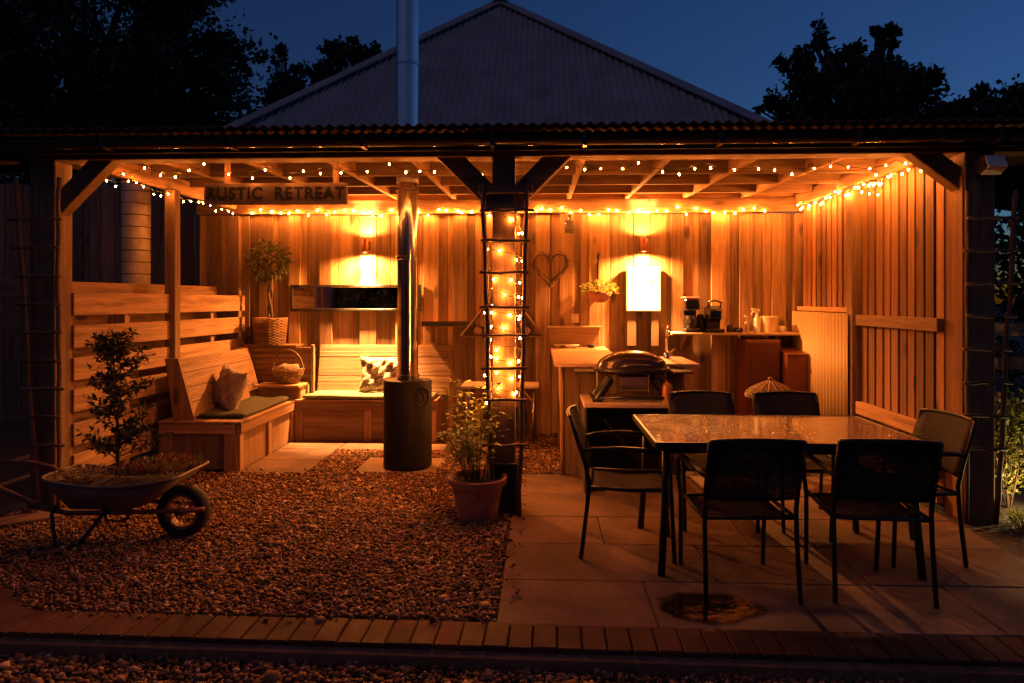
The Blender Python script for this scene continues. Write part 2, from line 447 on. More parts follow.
pebbles('gravel', [(-3.7, -.21, 3.27, 5.0, 46000, 0, EX), (-3.3, -.21, 5.0, 7.6, 42000, 0, EX), (-.22, .25, 6.04, 7.8, 2600, 0, []), (.2, 2.8, 6.04, 7.8, 5000, -.005, [(.2, 1.3, 6.0, 6.6)]), (-.2, -.10, 3.3, 6.0, 60, .006, []), (-2.2, -.2, 3.17, 3.25, 60, .027, []), (-2.6, -2.05, 5.98, 6.1, 12, .01, [])], .0076, 3,
        'brown gravel covering the yard between benches and kerb')
pebbles('front_gravel', [(-2.9, 3.3, 2.3, 2.97, 20000, -.055, [])], .0095, 4, 'dim brown gravel strip in front of the brick kerb')

# ------------------------------------------------------------------ the shelter
sh = thing('garden_shelter', 'open fronted timber shelter with corrugated roof and board walls hung with lights', 'shelter', (-.25, 6.4, 0))
YW = 7.9   # inner face of the back wall (recessed boards)
def post(x, y, w, z1, mat='beam_z', z0=-.05):
    return obj('post', MB().box(x - w / 2, x + w / 2, y - w / 2, y + w / 2, z0, z1), M[mat], sh, bevel=.006)
post(-3.57, 4.98, .19, 2.505); post(-.255, 4.98, .16, 2.505); post(2.975, 4.96, .2, 2.505)
post(-3.40, 6.35, .10, 2.52); post(2.84, 6.42, .12, 2.52)
post(-3.46, 7.84, .12, 2.45); post(2.84, 7.84, .12, 2.45)
# front beam in three lengths, gutter, roof
obj('beam', MB().box(-4.3, 4.3, 4.9, 5.06, 2.507, 2.66), M['beam_x'], sh, bevel=.005)
fb = MB(); fb.box(-4.3, 4.3, 4.80, 4.822, 2.53, 2.64); obj('fascia', fb, M['dark_x'], sh)
gt = MB(); n = 10
prof = [(4.735 + .055 * math.cos(PI + PI * i / n), 2.60 + .055 * math.sin(PI + PI * i / n)) for i in range(n + 1)]
prof += [(y - (y - 4.735) * .12, z + .003) for y, z in prof[::-1]]
gt.prism([(-4.4, y, z) for y, z in prof], (8.8, 0, 0)); obj('gutter', gt, M['gutter'], sh, smooth=True)
for bx in (-3.0, -2.1, -1.2, -.32, .30, 1.2, 2.1, 3.0):
    obj('gutter_bracket', MB().box(bx - .015, bx + .015, 4.672, 4.80, 2.535, 2.618), M['gutter'], sh)
def corrugated(x0, x1, f0, f1, pitch, amp, per=6, axis=2):
    """strip sheet from curve f0(x) to f1(x), each returning (y, z)"""
    n = int((x1 - x0) / pitch * per); V = []; F = []
    for i in range(n + 1):
        x = x0 + (x1 - x0) * i / n; d = amp * math.sin(2 * PI * (x - x0) / pitch)
        for fn in (f0, f1):
            y, z = fn(x); V.append((x, y, z + d))
    m = MB(); m.add(V, [(2 * i, 2 * i + 2, 2 * i + 3, 2 * i + 1) for i in range(n)]); return m
rs = corrugated(-4.4, 4.4, lambda x: (4.66, 2.675), lambda x: (8.25, 2.80), .076, .010)
o = obj('roof', rs, M['tin_under'], sh, smooth='all')
sm = o.modifiers.new('thick', 'SOLIDIFY'); sm.thickness = .003
obj('post_guard', MB().box(-.352, -.158, 4.882, 5.078, -.03, .36), M['dark_z'], sh, bevel=.006)
# rafters, noggins
zr = lambda y: 2.535 + (y - 5) * .032
xs = [-.96 + .64 * i for i in range(-4, 7)]
xs = [x for x in xs if -3.4 < x < 2.85]
for x in xs:
    obj('rafter', MB().bar((x, 5.065, zr(5.06) + .055), (x, 8.2, zr(8.2) + .055), .045, .105), M['larch_y'], sh, bevel=.003)
for y, h in ((5.95, .125), (6.62, .11), (7.3, .10)):
    edges = [-3.4] + xs + [2.85]
    nb = MB()
    for a, b in zip(edges[:-1], edges[1:]):
        nb.box(a + .024, b - .024, y, y + .045, zr(y) + .002, zr(y) + h)
    obj('noggin', nb, M['beam_x'], sh)
cb_ = MB(); x = -3.45
while x < 2.8:
    cb_.add([(x, 5.07, zr(5.07) + .109), (min(x + .14, 2.85), 5.07, zr(5.07) + .109), (min(x + .14, 2.85), 8.2, zr(8.2) + .109), (x, 8.2, zr(8.2) + .109)], [(0, 1, 2, 3)]); x += .146
obj('ceiling_board', cb_, M['larch_y'], sh)
obj('infill_board', MB().box(-3.9, 2.96, 7.862, 7.88, 2.47, 2.735), M['larch_x'], sh)
# wall plates
obj('wall_plate', MB().box(-3.9, 2.96, 7.80, 7.86, 2.47, 2.622), M['larch_x'], sh, bevel=.004)
obj('side_plate', MB().box(-3.5, -3.43, 5.07, 7.79, 2.525, 2.66), M['larch_y'], sh, bevel=.004)
obj('side_plate', MB().box(2.79, 2.86, 5.07, 7.79, 2.525, 2.66), M['larch_y'], sh, bevel=.004)
# braces
def brace(x0, z0, x1, z1, y=4.975, w=.13, d=.11):
    obj('brace', MB().bar((x0, y, z0), (x1, y, z1), d, w, up=(0, 0, 1)), M['beam_x'], sh, bevel=.005)
brace(-3.62, 2.06, -3.08, 2.6, y=4.985)
brace(3.02, 2.22, 2.56, 2.57, y=4.96)
brace(-.27, 2.15, -.72, 2.60, y=4.972, w=.14); brace(-.24, 2.15, .21, 2.60, y=4.978, w=.14)
obj('cross_block', MB().box(-.43, -.05, 4.85, 4.91, 2.24, 2.30), M['beam_x'], sh, bevel=.004)
obj('cross_block', MB().box(-.40, -.10, 4.86, 4.91, 2.13, 2.17), M['beam_x'], sh, bevel=.004)
# back wall, board on board; wide proud boards sit where the lamps hang
bw = MB(); x = -3.9
bw.box(-3.9, 2.98, YW, YW + .02, 0, 2.465)
obj('back_lining', bw, M['dark_z'], sh)
bw = MB(); bw2 = MB(); x = -3.9; rr = random.Random(5)
while x < 2.95:
    w = rr.uniform(.14, .19)
    for lx in (-1.95, 1.14):
        if x < lx - .09 < x + w: w = lx - .09 - x - .004
        if abs(x - (lx - .094)) < .02: x = lx - .09; w = .18
    if w < .05: x += w + .004; continue
    bw2.box(x, min(x + w, 2.97), YW - .022, YW - .002, 0, 2.465)
    x += w + .004
obj('back_wall', bw2, M['back'], sh, bevel=.003)
x = -3.88; pb = MB(); edges = []
centers = []
cx = -3.72
while cx < 2.9:
    centers.append(cx); cx += rr.choice([.27, .3, .33, .36])
for lx in (-1.95, 1.14):
    i = min(range(len(centers)), key=lambda i: abs(centers[i] - lx)); centers[i] = lx
centers = [c_ for c_ in centers if not any(.05 < abs(c_ - lx) < .36 for lx in (-1.95, 1.14))] + [lx + s_ * .385 for lx in (-1.95, 1.14) for s_ in (-1, 1)]
centers.sort()
centers = [c_ for i_, c_ in enumerate(centers) if i_ == 0 or c_ - centers[i_ - 1] > .17]
for cx in centers:
    w = .19 if cx in (-1.95, 1.14) else rr.uniform(.13, .17)
    pb.box(cx - w / 2, min(cx + w / 2, 2.82), YW - (.036 if cx in (-1.95, 1.14) else .052), YW - .024, 0, rr.uniform(2.455, 2.468))
obj('cover_boards', pb, M['back'], sh, bevel=.003)
# right side wall: gapped vertical boards on rails
def boards_y(y0, y1, z0, z1, x=2.855):
    m = MB(); y = y0
    while y < y1 - .05:
        w = rr.uniform(.088, .112); m.box(x, x + .02, y, min(y + w, y1), z0 + rr.uniform(-.02, .02), z1); y += w + rr.uniform(.018, .036)
    return m
obj('side_wall', boards_y(6.50, 7.76, .05, 2.52), M['side'], sh, bevel=.002)
obj('side_wall', boards_y(5.07, 6.35, .05, 2.52), M['side'], sh, bevel=.002)
obj('side_backing', MB().box(2.92, 2.94, 5.05, 7.85, 0, 2.5), M['dark_z'], sh)
for z0, z1 in ((1.275, 1.37), (.49, .60), (.24, .33), (.06, .14)):
    obj('rail', MB().box(2.805, 2.85, 5.07, 6.35, z0, z1), M['larch_y'], sh, bevel=.004)
obj('rail', MB().box(2.805, 2.85, 6.49, 7.77, 1.385, 1.43), M['larch_y'], sh, bevel=.004)
# cover strip at front end of right wall
obj('end_board', MB().box(2.865, 2.885, 4.87, 5.10, 0, 2.35), M['side'], sh, bevel=.003)

# corrugated cream sheet standing against right wall
m = MB(); V = []; n = 180
for i in range(n + 1):
    y = 6.40 + 1.37 * i / n; d = .009 * math.sin(2 * PI * y / .076)
    V += [(2.75 + d, y, .02), (2.75 + d, y, 1.38)]
m.add(V, [(2 * i, 2 * i + 1, 2 * i + 3, 2 * i + 2) for i in range(n)])
o = obj('corrugated_sheet', m, M['corr'], smooth='all', loc=(2.862, 7.1, .02)); tag(o, 'cream corrugated sheet standing against right wall behind the table', 'corrugated sheet')
o.modifiers.new('thick', 'SOLIDIFY').thickness = .003

# ------------------------------------------------------------------ left slatted fence
fe = thing('slatted_fence', 'low hit and miss fence of rough horizontal boards behind the left bench', 'fence', (-3.4, 6.4, 0))
for i in range(6):
    zb = 1.39 - .24 * i
    obj('board', MB().bar((-3.47, 5.06, zb + .07 + random.uniform(-.01, .01)), (-3.345, 7.78, zb + .075), .03, .17), M['fence_y'], fe, bevel=.004)
    obj('board', MB().bar((-3.64, 5.09, zb + .16 + random.uniform(-.01, .01)), (-3.56, 7.55, zb + .165), .03, .185), M['fence_y'], fe, bevel=.004)
for y in (5.7, 7.1):
    obj('upright', MB().box((-3.56 if y < 6 else -3.52), (-3.455 if y < 6 else -3.395), y, y + .07, 0, 1.55), M['fence_z'], fe, bevel=.004)
fe2 = thing('slatted_fence', 'two dim horizontal fence boards left of the left ladder', 'fence', (-4.3, 5.0, 0))
for z in (1.51, 1.27):
    obj('board', MB().box(-5.4, -3.55, 5.02, 5.05, z, z + .16), M['fence_x'], fe2, bevel=.004)
for x in (-5.2, -3.62):
    obj('upright', MB().box(x, x + .08, 5.055, 5.13, -.06, 1.62), M['fence_z'], fe2, bevel=.004)

# dark tall boarded fence behind at the left
df = thing('boarded_fence', 'tall dark fence of wide vertical boards behind the left side', 'fence', (-7, 8.7, 0))
m = MB(); x = -11.5
while x < -3.3:
    w = rr.uniform(.17, .24); m.box(x, x + w, 8.7, 8.722, -.07, 2.98 + rr.uniform(-.02, .02)); x += w + .012
obj('boards', m, M['grey_z'], df, bevel=.003)
for z in (.4, 1.5, 2.6): obj('rail', MB().box(-11.5, -3.3, 8.727, 8.78, z, z + .09), M['dark_x'], df)
for x in (-11, -9, -7, -5, -3.5): obj('fence_post', MB().box(x, x + .1, 8.785, 8.885, -.07, 2.9), M['dark_z'], df)
# pale banded pillar
pi = thing('pillar', 'pale banded round pillar in front of the dark boarded fence', 'pillar', (-4.57, 7.75, 0))
m = MB(); z = -.07
while z < 2.75:
    m.lathe([(.13, z), (.15, z + .004), (.15, z + .126), (.13, z + .13)], (-4.57, 7.75, 0), 28, cap=True); z += .133
obj('body', m, plain('pale_block', (.55, .45, .38), .45, nscale=9, namt=.25, bump=.1, vary=.2), pi, smooth=True)
obj('cap', MB().lathe([(.17, z), (.17, z + .05), (.1, z + .08)], (-4.57, 7.75, 0), 28), M['kerbside'], pi, smooth=True)

# ------------------------------------------------------------------ hip roofed building behind
hb = thing('outbuilding', 'building behind the shelter with a pyramid roof of dark corrugated tin', 'building', (0, 12.6, 0))
ex0, ex1, ey0 = -4.42, 3.20, 9.0
ax, ay, az, ez = (ex0 + ex1) / 2, 12.75, 6.93, 3.55
ax = -.73
half = (ex1 - ex0) / 2
def hipf(x):
    t = 1 - ((ax - x) / (ax - ex0) if x < ax else (x - ax) / (ex1 - ax)); t = max(t, .0)
    return (ey0 + (ay - ey0) * t, ez + (az - ez) * t)
o = obj('roof', corrugated(ex0, ex1, lambda x: (ey0, ez), hipf, .0945, .017), M['tin'], hb, smooth='all')
for sx, xe in ((1, ex0), (-1, ex1)):
    m = MB(); m.add([(xe, ey0, ez - .01), (ax, ay, az - .01), (xe, 2 * ay - ey0, ez - .01)], [(0, 1, 2)]); obj('roof_side', m, M['tin'], hb)
    hp = MB(); hp.bar((xe, ey0 - .02, ez + .035), (ax, ay, az + .035), .26, .02, up=(0, -.4, 1)); obj('hip_cap', hp, M['tin'], hb)
m = MB(); m.add([(ex0, 2 * ay - ey0, ez), (ax, ay, az), (ex1, 2 * ay - ey0, ez)], [(0, 1, 2)]); obj('roof_side', m, M['tin'], hb)
obj('wall', MB().box(ex0 + .3, ex1 - .3, ey0 + .3, 2 * ay - ey0 - .3, -.07, ez - .03), M['dark_z'], hb)
obj('finial', MB().lathe([(.16, az - .02), (.12, az + .05), (.03, az + .08)], (ax, ay, 0), 12), M['tin'], hb)

# ------------------------------------------------------------------ stove and flue
st = thing('wood_stove', 'black cylindrical wood stove with polished flue rising through the roof', 'stove', (-1.19, 6.26, 0))
cx, cy = -1.19, 6.26
obj('body', MB().lathe([(.2, .01), (.216, .02), (.216, .77), (.205, .785), (.0, .79)], (cx, cy, 0), 48, cap=False), M['stove'], st, smooth=True)
def on_cyl(m, a0, a1, z0, z1, r):
    n = 6; vs = []
    for i in range(n + 1):
        a = a0 + (a1 - a0) * i / n
        vs += [(cx + r * math.sin(a), cy - r * math.cos(a), z0), (cx + r * math.sin(a), cy - r * math.cos(a), z1)]
    m.add(vs, [(2 * i, 2 * i + 2, 2 * i + 3, 2 * i + 1) for i in range(n)])
for k_ in range(4):
    m = MB(); a = -.95 + k_ * .27; on_cyl(m, a, a + .1, .66, .74, .2185); obj('vent', m, M['opening_black'], st)
for k_ in range(3):
    m = MB(); a = -.75 + k_ * .15; on_cyl(m, a, a + .07, .06, .17, .2185); obj('vent', m, M['opening_black'], st)
m = MB(); vs = [(cx, 0, 0)]; vs = []
for i in range(28):
    t = 2 * PI * i / 28; a = .80 + .36 * math.cos(t); vs.append((cx + .2195 * math.sin(a), cy - .2195 * math.cos(a), .645 + .085 * math.sin(t)))
m.add(vs, [tuple(range(28))]); obj('port', m, M['opening_black'], st)
m = MB(); m.tube([Vector(v) for v in vs] + [Vector(vs[0])], .006, 6); obj('port_rim', m, M['stove'], st, smooth=True)
obj('flue', MB().lathe([(.094, .785), (.094, 2.62)], (cx, cy, 0), 40), M['steel'], st, smooth=True)
obj('flue', MB().lathe([(.10, 2.55), (.10, 5.2)], (cx, cy, 0), 40), plain('satin_steel', (.85, .85, .85), .3, 1, nscale=5, namt=.08), st, smooth=True)
for z in (.80, 1.86, 2.47, 3.6):
    obj('flue_band', MB().lathe([(.097, z), (.104, z + .006), (.104, z + .03), (.097, z + .036)], (cx, cy, 0), 40), M['steel'], st, smooth=True)
obj('collar', MB().lathe([(.16, 2.76), (.13, 2.82), (.105, 2.84)], (cx, cy, 0), 32, cap=False), M['gutter'], st, smooth=True)

# ------------------------------------------------------------------ benches
def slab_panel(name, mat, parent, quads, th):
    for q in quads:
        a, b, c_, d = [Vector(t) for t in q]; nrm = (b - a).cross(d - a).normalized() * th
        obj(name, MB().prism([a, b, c_, d], nrm), mat, parent, bevel=.003)
lb = thing('bench', 'long wooden box bench by the left fence with grey seat cushion', 'bench', (-2.98, 6.7, 0))
obj('front_panel', MB().box(-2.66, -2.635, 6.045, 7.30, .0, .33), M['larch_z'], lb, bevel=.003)
for y in (6.0, 6.64, 7.28):
    obj('front_stile', MB().box(-2.633, -2.61, y, y + .075, 0, .33), M['larch_z'], lb, bevel=.003)
obj('front_rail', MB().box(-2.655, -2.60, 6.0, 7.355, .332, .42), M['larch_y'], lb, bevel=.003)
obj('end_rail', MB().box(-3.33, -2.657, 5.985, 6.02, .332, .42), M['larch_x'], lb, bevel=.003)
obj('end_stile', MB().box(-2.75, -2.635, 5.985, 6.02, 0, .33), M['larch_z'], lb, bevel=.003)
obj('end_stile', MB().box(-3.33, -3.22, 5.985, 6.02, 0, .33), M['larch_z'], lb, bevel=.003)
obj('end_panel', MB().box(-3.218, -2.752, 6.01, 6.03, .02, .33), M['beam_z'], lb)
obj('seat', MB().box(-3.33, -2.595, 5.975, 7.36, .422, .442), M['larch_y'], lb, bevel=.003)
for i in range(4):
    z0 = .47 + i * .128; z1 = z0 + .124
    f = lambda z: -3.03 - (z - .44) * .28
    obj('backrest', MB().prism([(f(z0), 6.06, z0), (f(z1), 6.06, z1), (f(z1) - .02, 6.06, z1), (f(z0) - .02, 6.06, z0)], (0, 1.42, 0)), M['deck_y'], lb, bevel=.003)
for y in (6.03, 7.485):
    obj('backrest_end', MB().prism([(-3.03, y, .443), (-3.18, y, .985), (-3.30, y, .985), (-3.22, y, .443)], (0, .027, 0)), M['larch_z'], lb, bevel=.003)
def cushion(name, x0, x1, y0, y1, z0, h, label, group=None, mat='cushion'):
    m = MB(); nx, ny = 14, 22; V = []
    for s_ in (1, 0):
        for j in range(ny + 1):
            for i in range(nx + 1):
                u, v = i / nx, j / ny
                e = min(1, 10 * min(u, 1 - u)) ** .5 * min(1, 14 * min(v, 1 - v)) ** .5
                zz = z0 + h * (.5 + (.5 if s_ else -.5) * (.45 + .55 * e)) + (.006 * math.sin(9 * u + 7 * v) if s_ else 0)
                V.append((x0 + (x1 - x0) * u, y0 + (y1 - y0) * v, zz))
    W = nx + 1; off = W * (ny + 1); F = []
    for j in range(ny):
        for i in range(nx):
            a = j * W + i; F.append((a, a + 1, a + W + 1, a + W)); F.append((off + a + W, off + a + W + 1, off + a + 1, off + a))
    for i in range(nx): F.append((off + i, off + i + 1, i + 1, i)); a = ny * W + i; F.append((a, a + 1, off + a + 1, off + a))
    for j in range(ny): a = j * W; F.append((a, a + W, off + a + W, off + a)); a = j * W + nx; F.append((off + a, off + a + W, a + W, a))
    m.add(V, F); o = obj(name, m, M[mat], smooth='all', loc=((x0 + x1) / 2, (y0 + y1) / 2, z0)); return tag(o, label, 'cushion', group)
cushion('seat_cushion', -3.05, -2.63, 6.12, 7.38, .443, .045, 'flat grey green seat cushion on the left bench')
bb = thing('bench', 'wooden box bench along the back wall behind the stove', 'bench', (-1.9, 7.6, 0))
obj('front_panel', MB().box(-2.60, -1.14, 7.36, 7.38, 0, .33), M['larch_x'], bb, bevel=.003)
for x in (-2.60, -1.86, -1.17):
    obj('front_stile', MB().box(x, x + .075, 7.336, 7.358, 0, .33), M['larch_z'], bb, bevel=.003)
obj('front_rail', MB().box(-2.60, -1.095, 7.33, 7.357, .332, .42), M['larch_x'], bb, bevel=.003)
obj('end_panel', MB().box(-1.115, -1.095, 7.36, 7.80, 0, .42), M['larch_z'], bb, bevel=.003)
obj('seat', MB().box(-2.60, -1.09, 7.325, 7.82, .422, .442), M['larch_x'], bb, bevel=.003)
for i in range(8):
    z0 = .455 + i * .068; z1 = z0 + .064
    f = lambda z: 7.66 + (z - .44) * .22
    obj('backrest', MB().prism([(-2.47, f(z0), z0), (-2.47, f(z1), z1), (-2.47, f(z1) + .02, z1), (-2.47, f(z0) + .02, z0)], (1.48, 0, 0)), M['deck_x'], bb, bevel=.003)
cushion('seat_cushion', -2.52, -1.13, 7.335, 7.68, .443, .055, 'pale seat cushion on the back bench', mat='cushion_pale')
# corner unit
cu = thing('corner_table', 'raised wooden corner table with slatted back between the two benches', 'corner table', (-2.9, 7.6, 0))
obj('tabletop', MB().box(-3.02, -2.535, 7.27, 7.60, .575, .6), M['larch_x'], cu, bevel=.003)
obj('front_panel', MB().box(-3.0, -2.56, 7.37, 7.39, .443, .573), M['larch_x'], cu, bevel=.003)
obj('side_panel', MB().box(-2.575, -2.555, 7.392, 7.66, .443, .573), M['larch_y'], cu, bevel=.003)
for i in range(6):
    z0 = .605 + i * .063; z1 = z0 + .059
    obj('backrest', MB().box(-3.24, -2.475, 7.60, 7.62, z0, z1), M['deck_x'], cu, bevel=.003)
obj('end_post', MB().box(-2.505, -2.473, 7.56, 7.60, .443, 1.01), M['larch_z'], cu, bevel=.003)
obj('ledge', MB().box(-3.30, -2.68, 7.6, 7.85, .984, 1.004), M['larch_x'], cu, bevel=.003)

# pillows
def pillow(name, loc, w, h, th, rot, mat, label, seam=True):
    m = MB(); n = 26; V = []; W = n + 1
    for s_ in (1, -1):
        for j in range(n + 1):
            for i in range(n + 1):
                u, v = 2 * i / n - 1, 2 * j / n - 1
                e = (max(0, 1 - u ** 4) * max(0, 1 - v ** 4)) ** .5
                px_ = u * w / 2 * (1 - .09 * (1 - v * v)) if True else 0
                pz = v * h / 2 * (1 - .09 * (1 - u * u))
                wr = .012 * math.sin(7 * u + 5 * v + s_) * e + .007 * math.sin(15 * u - 9 * v) * e
                V.append((px_, s_ * (th / 2 * e + .003) + wr, pz))
    F = []; off = W * W
    for j in range(n):
        for i in range(n):
            a = j * W + i; F.append((a, a + W, a + W + 1, a + 1)); F.append((off + a, off + a + 1, off + a + W + 1, off + a + W))
    for i in range(n):
        for a, b in ((i, i + 1), (n * W + i + 1, n * W + i), (i * W + W, i * W), (i * W + n, (i + 1) * W + n)): F.append((a, b, off + b, off + a))
    m.add(V, F); o = obj(name, m, mat, smooth='all'); o.location = loc; o.rotation_euler = rot
    return tag(o, label, 'pillow')
def mk_fur():
    s = NT('fleece'); v = s.coords((1, 1, 1), False); n1 = s.noise(v, 30, 5, .7, 1.0)
    s.l(s.ramp(n1, [(.3, (.22, .17, .13)), (.7, (.5, .42, .34))]), s.b.inputs['Base Color']); s.b.inputs['Roughness'].default_value = .95
    s.bump(n1, 1.0, .02); return s.m
def mk_pattern():
    s = NT('marbled_cloth'); v = s.coords((1, 1, 2.2), False); n1 = s.noise(v, 5.5, 3, .5, 2.2)
    s.l(s.ramp(n1, [(.42, (.12, .09, .07)), (.47, (.5, .42, .33)), (.53, (.7, .62, .5)), (.58, (.2, .15, .11))]), s.b.inputs['Base Color']); s.b.inputs['Roughness'].default_value = .85
    s.bump(s.noise(v, 80, 2), .2, .003); return s.m
pillow('pillow', (-2.93, 6.5, .665), .46, .40, .14, (math.radians(-16), math.radians(8), math.radians(-42)), mk_fur(), 'fluffy pale pillow leaning on the left bench back')
pillow('pillow', (-1.70, 7.57, .69), .54, .40, .12, (math.radians(-16), 0, math.radians(4)), mk_pattern(), 'marbled pillow beside the flue on the back bench')

# ------------------------------------------------------------------ baskets
def woven(m, c, prof, n=30, rows=None, wire=.006):
    """prof: list of (r,z). weave: horizontal wavy rings over upright stakes"""
    z0, z1 = prof[0][1], prof[-1][1]
    def rad(z):
        for (r0, a), (r1, b) in zip(prof[:-1], prof[1:]):
            if a <= z <= b: return r0 + (r1 - r0) * (z - a) / max(b - a, 1e-6)
        return prof[-1][0]
    k = int((z1 - z0) / (wire * 2.0))
    for j in range(k + 1):
        z = z0 + (z1 - z0) * j / k; r = rad(z); path = []
        for i in range(n * 2 + 1):
            a = PI * i / n; d = wire * .75 * (1 if (i + 2 * (j % 2)) % 4 < 2 else -1)
            path.append((c[0] + (r + d) * math.cos(a), c[1] + (r + d) * math.sin(a), c[2] + z))
        m.tube(path, wire * .95, 5, caps=False)
    return m
bk = thing('wicker_basket', 'small wicker basket with hoop handle and pale rolls on the corner table', 'basket', (-2.72, 7.46, .6))
c = (-2.72, 7.46, .601)
obj('body', woven(MB(), c, [(.10, .005), (.15, .09), (.165, .16)], 22), M['wicker'], bk, smooth='all')
obj('base', MB().lathe([(.1, .0), (.1, .01)], c, 20), M['wicker'], bk)
m = MB(); m.tube([(c[0] + .165 * math.cos(PI * i / 16), c[1], c[2] + .14 + .22 * math.sin(PI * i / 16)) for i in range(17)], .009, 6); obj('handle', m, M['twig'], bk, smooth='all')
for i, (dx, dy, r) in enumerate(((-.06, -.02, .058), (.05, -.03, .06), (0, .06, .055))):
    o = obj('roll', MB().lathe([(.0, -.085), (r * .8, -.08), (r, -.06), (r, .06), (r * .8, .08), (0, .085)], (0, 0, 0), 18, cap=False), mk_fur() if i == 0 else bpy.data.materials['fleece'], smooth='all')
    o.location = (c[0] + dx, c[1] + dy, c[2] + .145); o.rotation_euler = (.2, 1.2 + .2 * i, .5 * i)
    tag(o, ['rolled pale towel at left in the handled basket', 'rolled pale towel at right in the handled basket', 'rolled pale towel at rear of the handled basket'][i], 'towel roll', 'towel rolls in the basket')

def rnd_unit():
    v = Vector((random.gauss(0, 1), random.gauss(0, 1), random.gauss(0, 1))); return v.normalized()
# topiary in woven basket
tp = thing('potted_tree', 'ball headed little tree in woven basket on the corner ledge', 'potted tree', (-3.02, 7.70, 1.005))
c = (-3.01, 7.70, 1.006)
bsk = obj('basket', woven(MB(), c, [(.155, .005), (.18, .29)], 24, wire=.0075), M['wicker'], tp, smooth='all')
obj('basket_base', MB().lathe([(.155, 0), (.155, .01)], c, 24), M['wicker'], tp)
obj('soil', MB().lathe([(.01, .245), (.172, .24)], c, 24, cap=False), M['soil'], tp)
m = MB(); m.tube([(c[0] + .02 * math.sin(i * 1.1), c[1] + .02 * math.cos(i * 1.1), c[2] + .23 + .085 * i) for i in range(8)], [.02 - .001 * i for i in range(8)], 8)
m.tube([(c[0] + .025 * math.sin(i * 1.4 + 2), c[1] + .025 * math.cos(i * 1.4 + 2), c[2] + .23 + .085 * i) for i in range(8)], [.014 - .001 * i for i in range(8)], 8)
obj('stem', m, M['bark'], tp, smooth='all')
m = MB(); cc = Vector((c[0] - .01, c[1] - .02, 1.93))
for i in range(620):
    u = rnd_unit(); r = random.uniform(.45, 1) ** .6
    pz = cc + Vector((u.x * .23, u.y * .18, u.z * .22)) * r * random.uniform(.85, 1.12)
    d = (u + Vector((0, 0, -.5)) + rnd_unit() * .6).normalized(); m.leaf(pz, d, rnd_unit(), random.uniform(.045, .075), random.uniform(.02, .032))
obj('crown', m, leafmat('topiary_leaf', (.09, .10, .035)), tp)

# ------------------------------------------------------------------ mirror
mi = thing('mirror', 'wide dark framed mirror on the back wall under the left lamp', 'mirror', (-2.06, 7.84, 1.38))
x0, x1, z0, z1, y = -2.83, -1.335, 1.375, 1.672, 7.826
fr = MB(); fr.box(x0, x1, y, y + .018, z0, z0 + .028); fr.box(x0, x1, y, y + .018, z1 - .028, z1); fr.box(x0, x0 + .028, y, y + .018, z0 + .029, z1 - .029); fr.box(x1 - .028, x1, y, y + .018, z0 + .029, z1 - .029)
obj('frame', fr, M['black_metal'], mi, bevel=.003)
obj('glass', MB().box(x0 + .029, x1 - .029, y + .006, y + .010, z0 + .029, z1 - .029), M['mirror'], mi)

# ------------------------------------------------------------------ wall lamps
def spot(name, loc, down, energy, parent, size=3.1, blend=.35):
    L = bpy.data.lights.new(name, 'SPOT'); L.energy = energy; L.color = (1, .40, .11) if size < 2 else (1, .31, .06); L.spot_size = size; L.spot_blend = blend; L.shadow_soft_size = .025
    o = bpy.data.objects.new(name, L); COL.objects.link(o); o.location = Vector(loc) - OFF[parent]; o.parent = parent
    o.rotation_euler = (0 if down else PI, 0, 0); return o
for i, (x, lab) in enumerate(((-1.95, 'copper tube wall lamp glowing up and down above the mirror'), (1.14, 'copper tube wall lamp glowing up and down above the white heater'))):
    z = 2.11; y = 7.74
    la = thing('wall_lamp', lab, 'wall lamp', (x, y, z), 'up and down lamps on the back wall')
    obj('body', MB().lathe([(.036, z - .072), (.038, z - .068), (.038, z + .068), (.036, z + .072)], (x, y, 0), 24, cap=False), plain('copper', (.5, .2, .09), .35, .8), la, smooth=True)
    obj('baffle', MB().lathe([(.0355, z - .002), (.0355, z + .002)], (x, y, 0), 24), M['black_metal'], la)
    obj('bracket', MB().box(x - .035, x + .035, y + .044, 7.852, z - .05, z + .05), M['black_metal'], la, bevel=.003)
    for k_ in (-1, 1):
        obj('lens', MB().lathe([(.030, z + k_ * .056), (.030, z + k_ * .060)], (x, y, 0), 20), M['lens'], la)
        obj('rim', MB().lathe([(.038, z + k_ * .0725), (.041, z + k_ * .074), (.041, z + k_ * .078), (.038, z + k_ * .080)], (x, y, 0), 20, cap=False), M['steel'], la)
    spot('lamp_light', (x, y, z - .095), True, 1900, la, 1.15, .7)
    spot('lamp_light', (x, y, z + .095), False, 560, la, 1.0, .7)
    spot('lamp_light', (x, y, z - .09), True, 480, la, 3.0, .6)
    spot('lamp_light', (x, y, z + .09), False, 130, la, 3.0, .6)

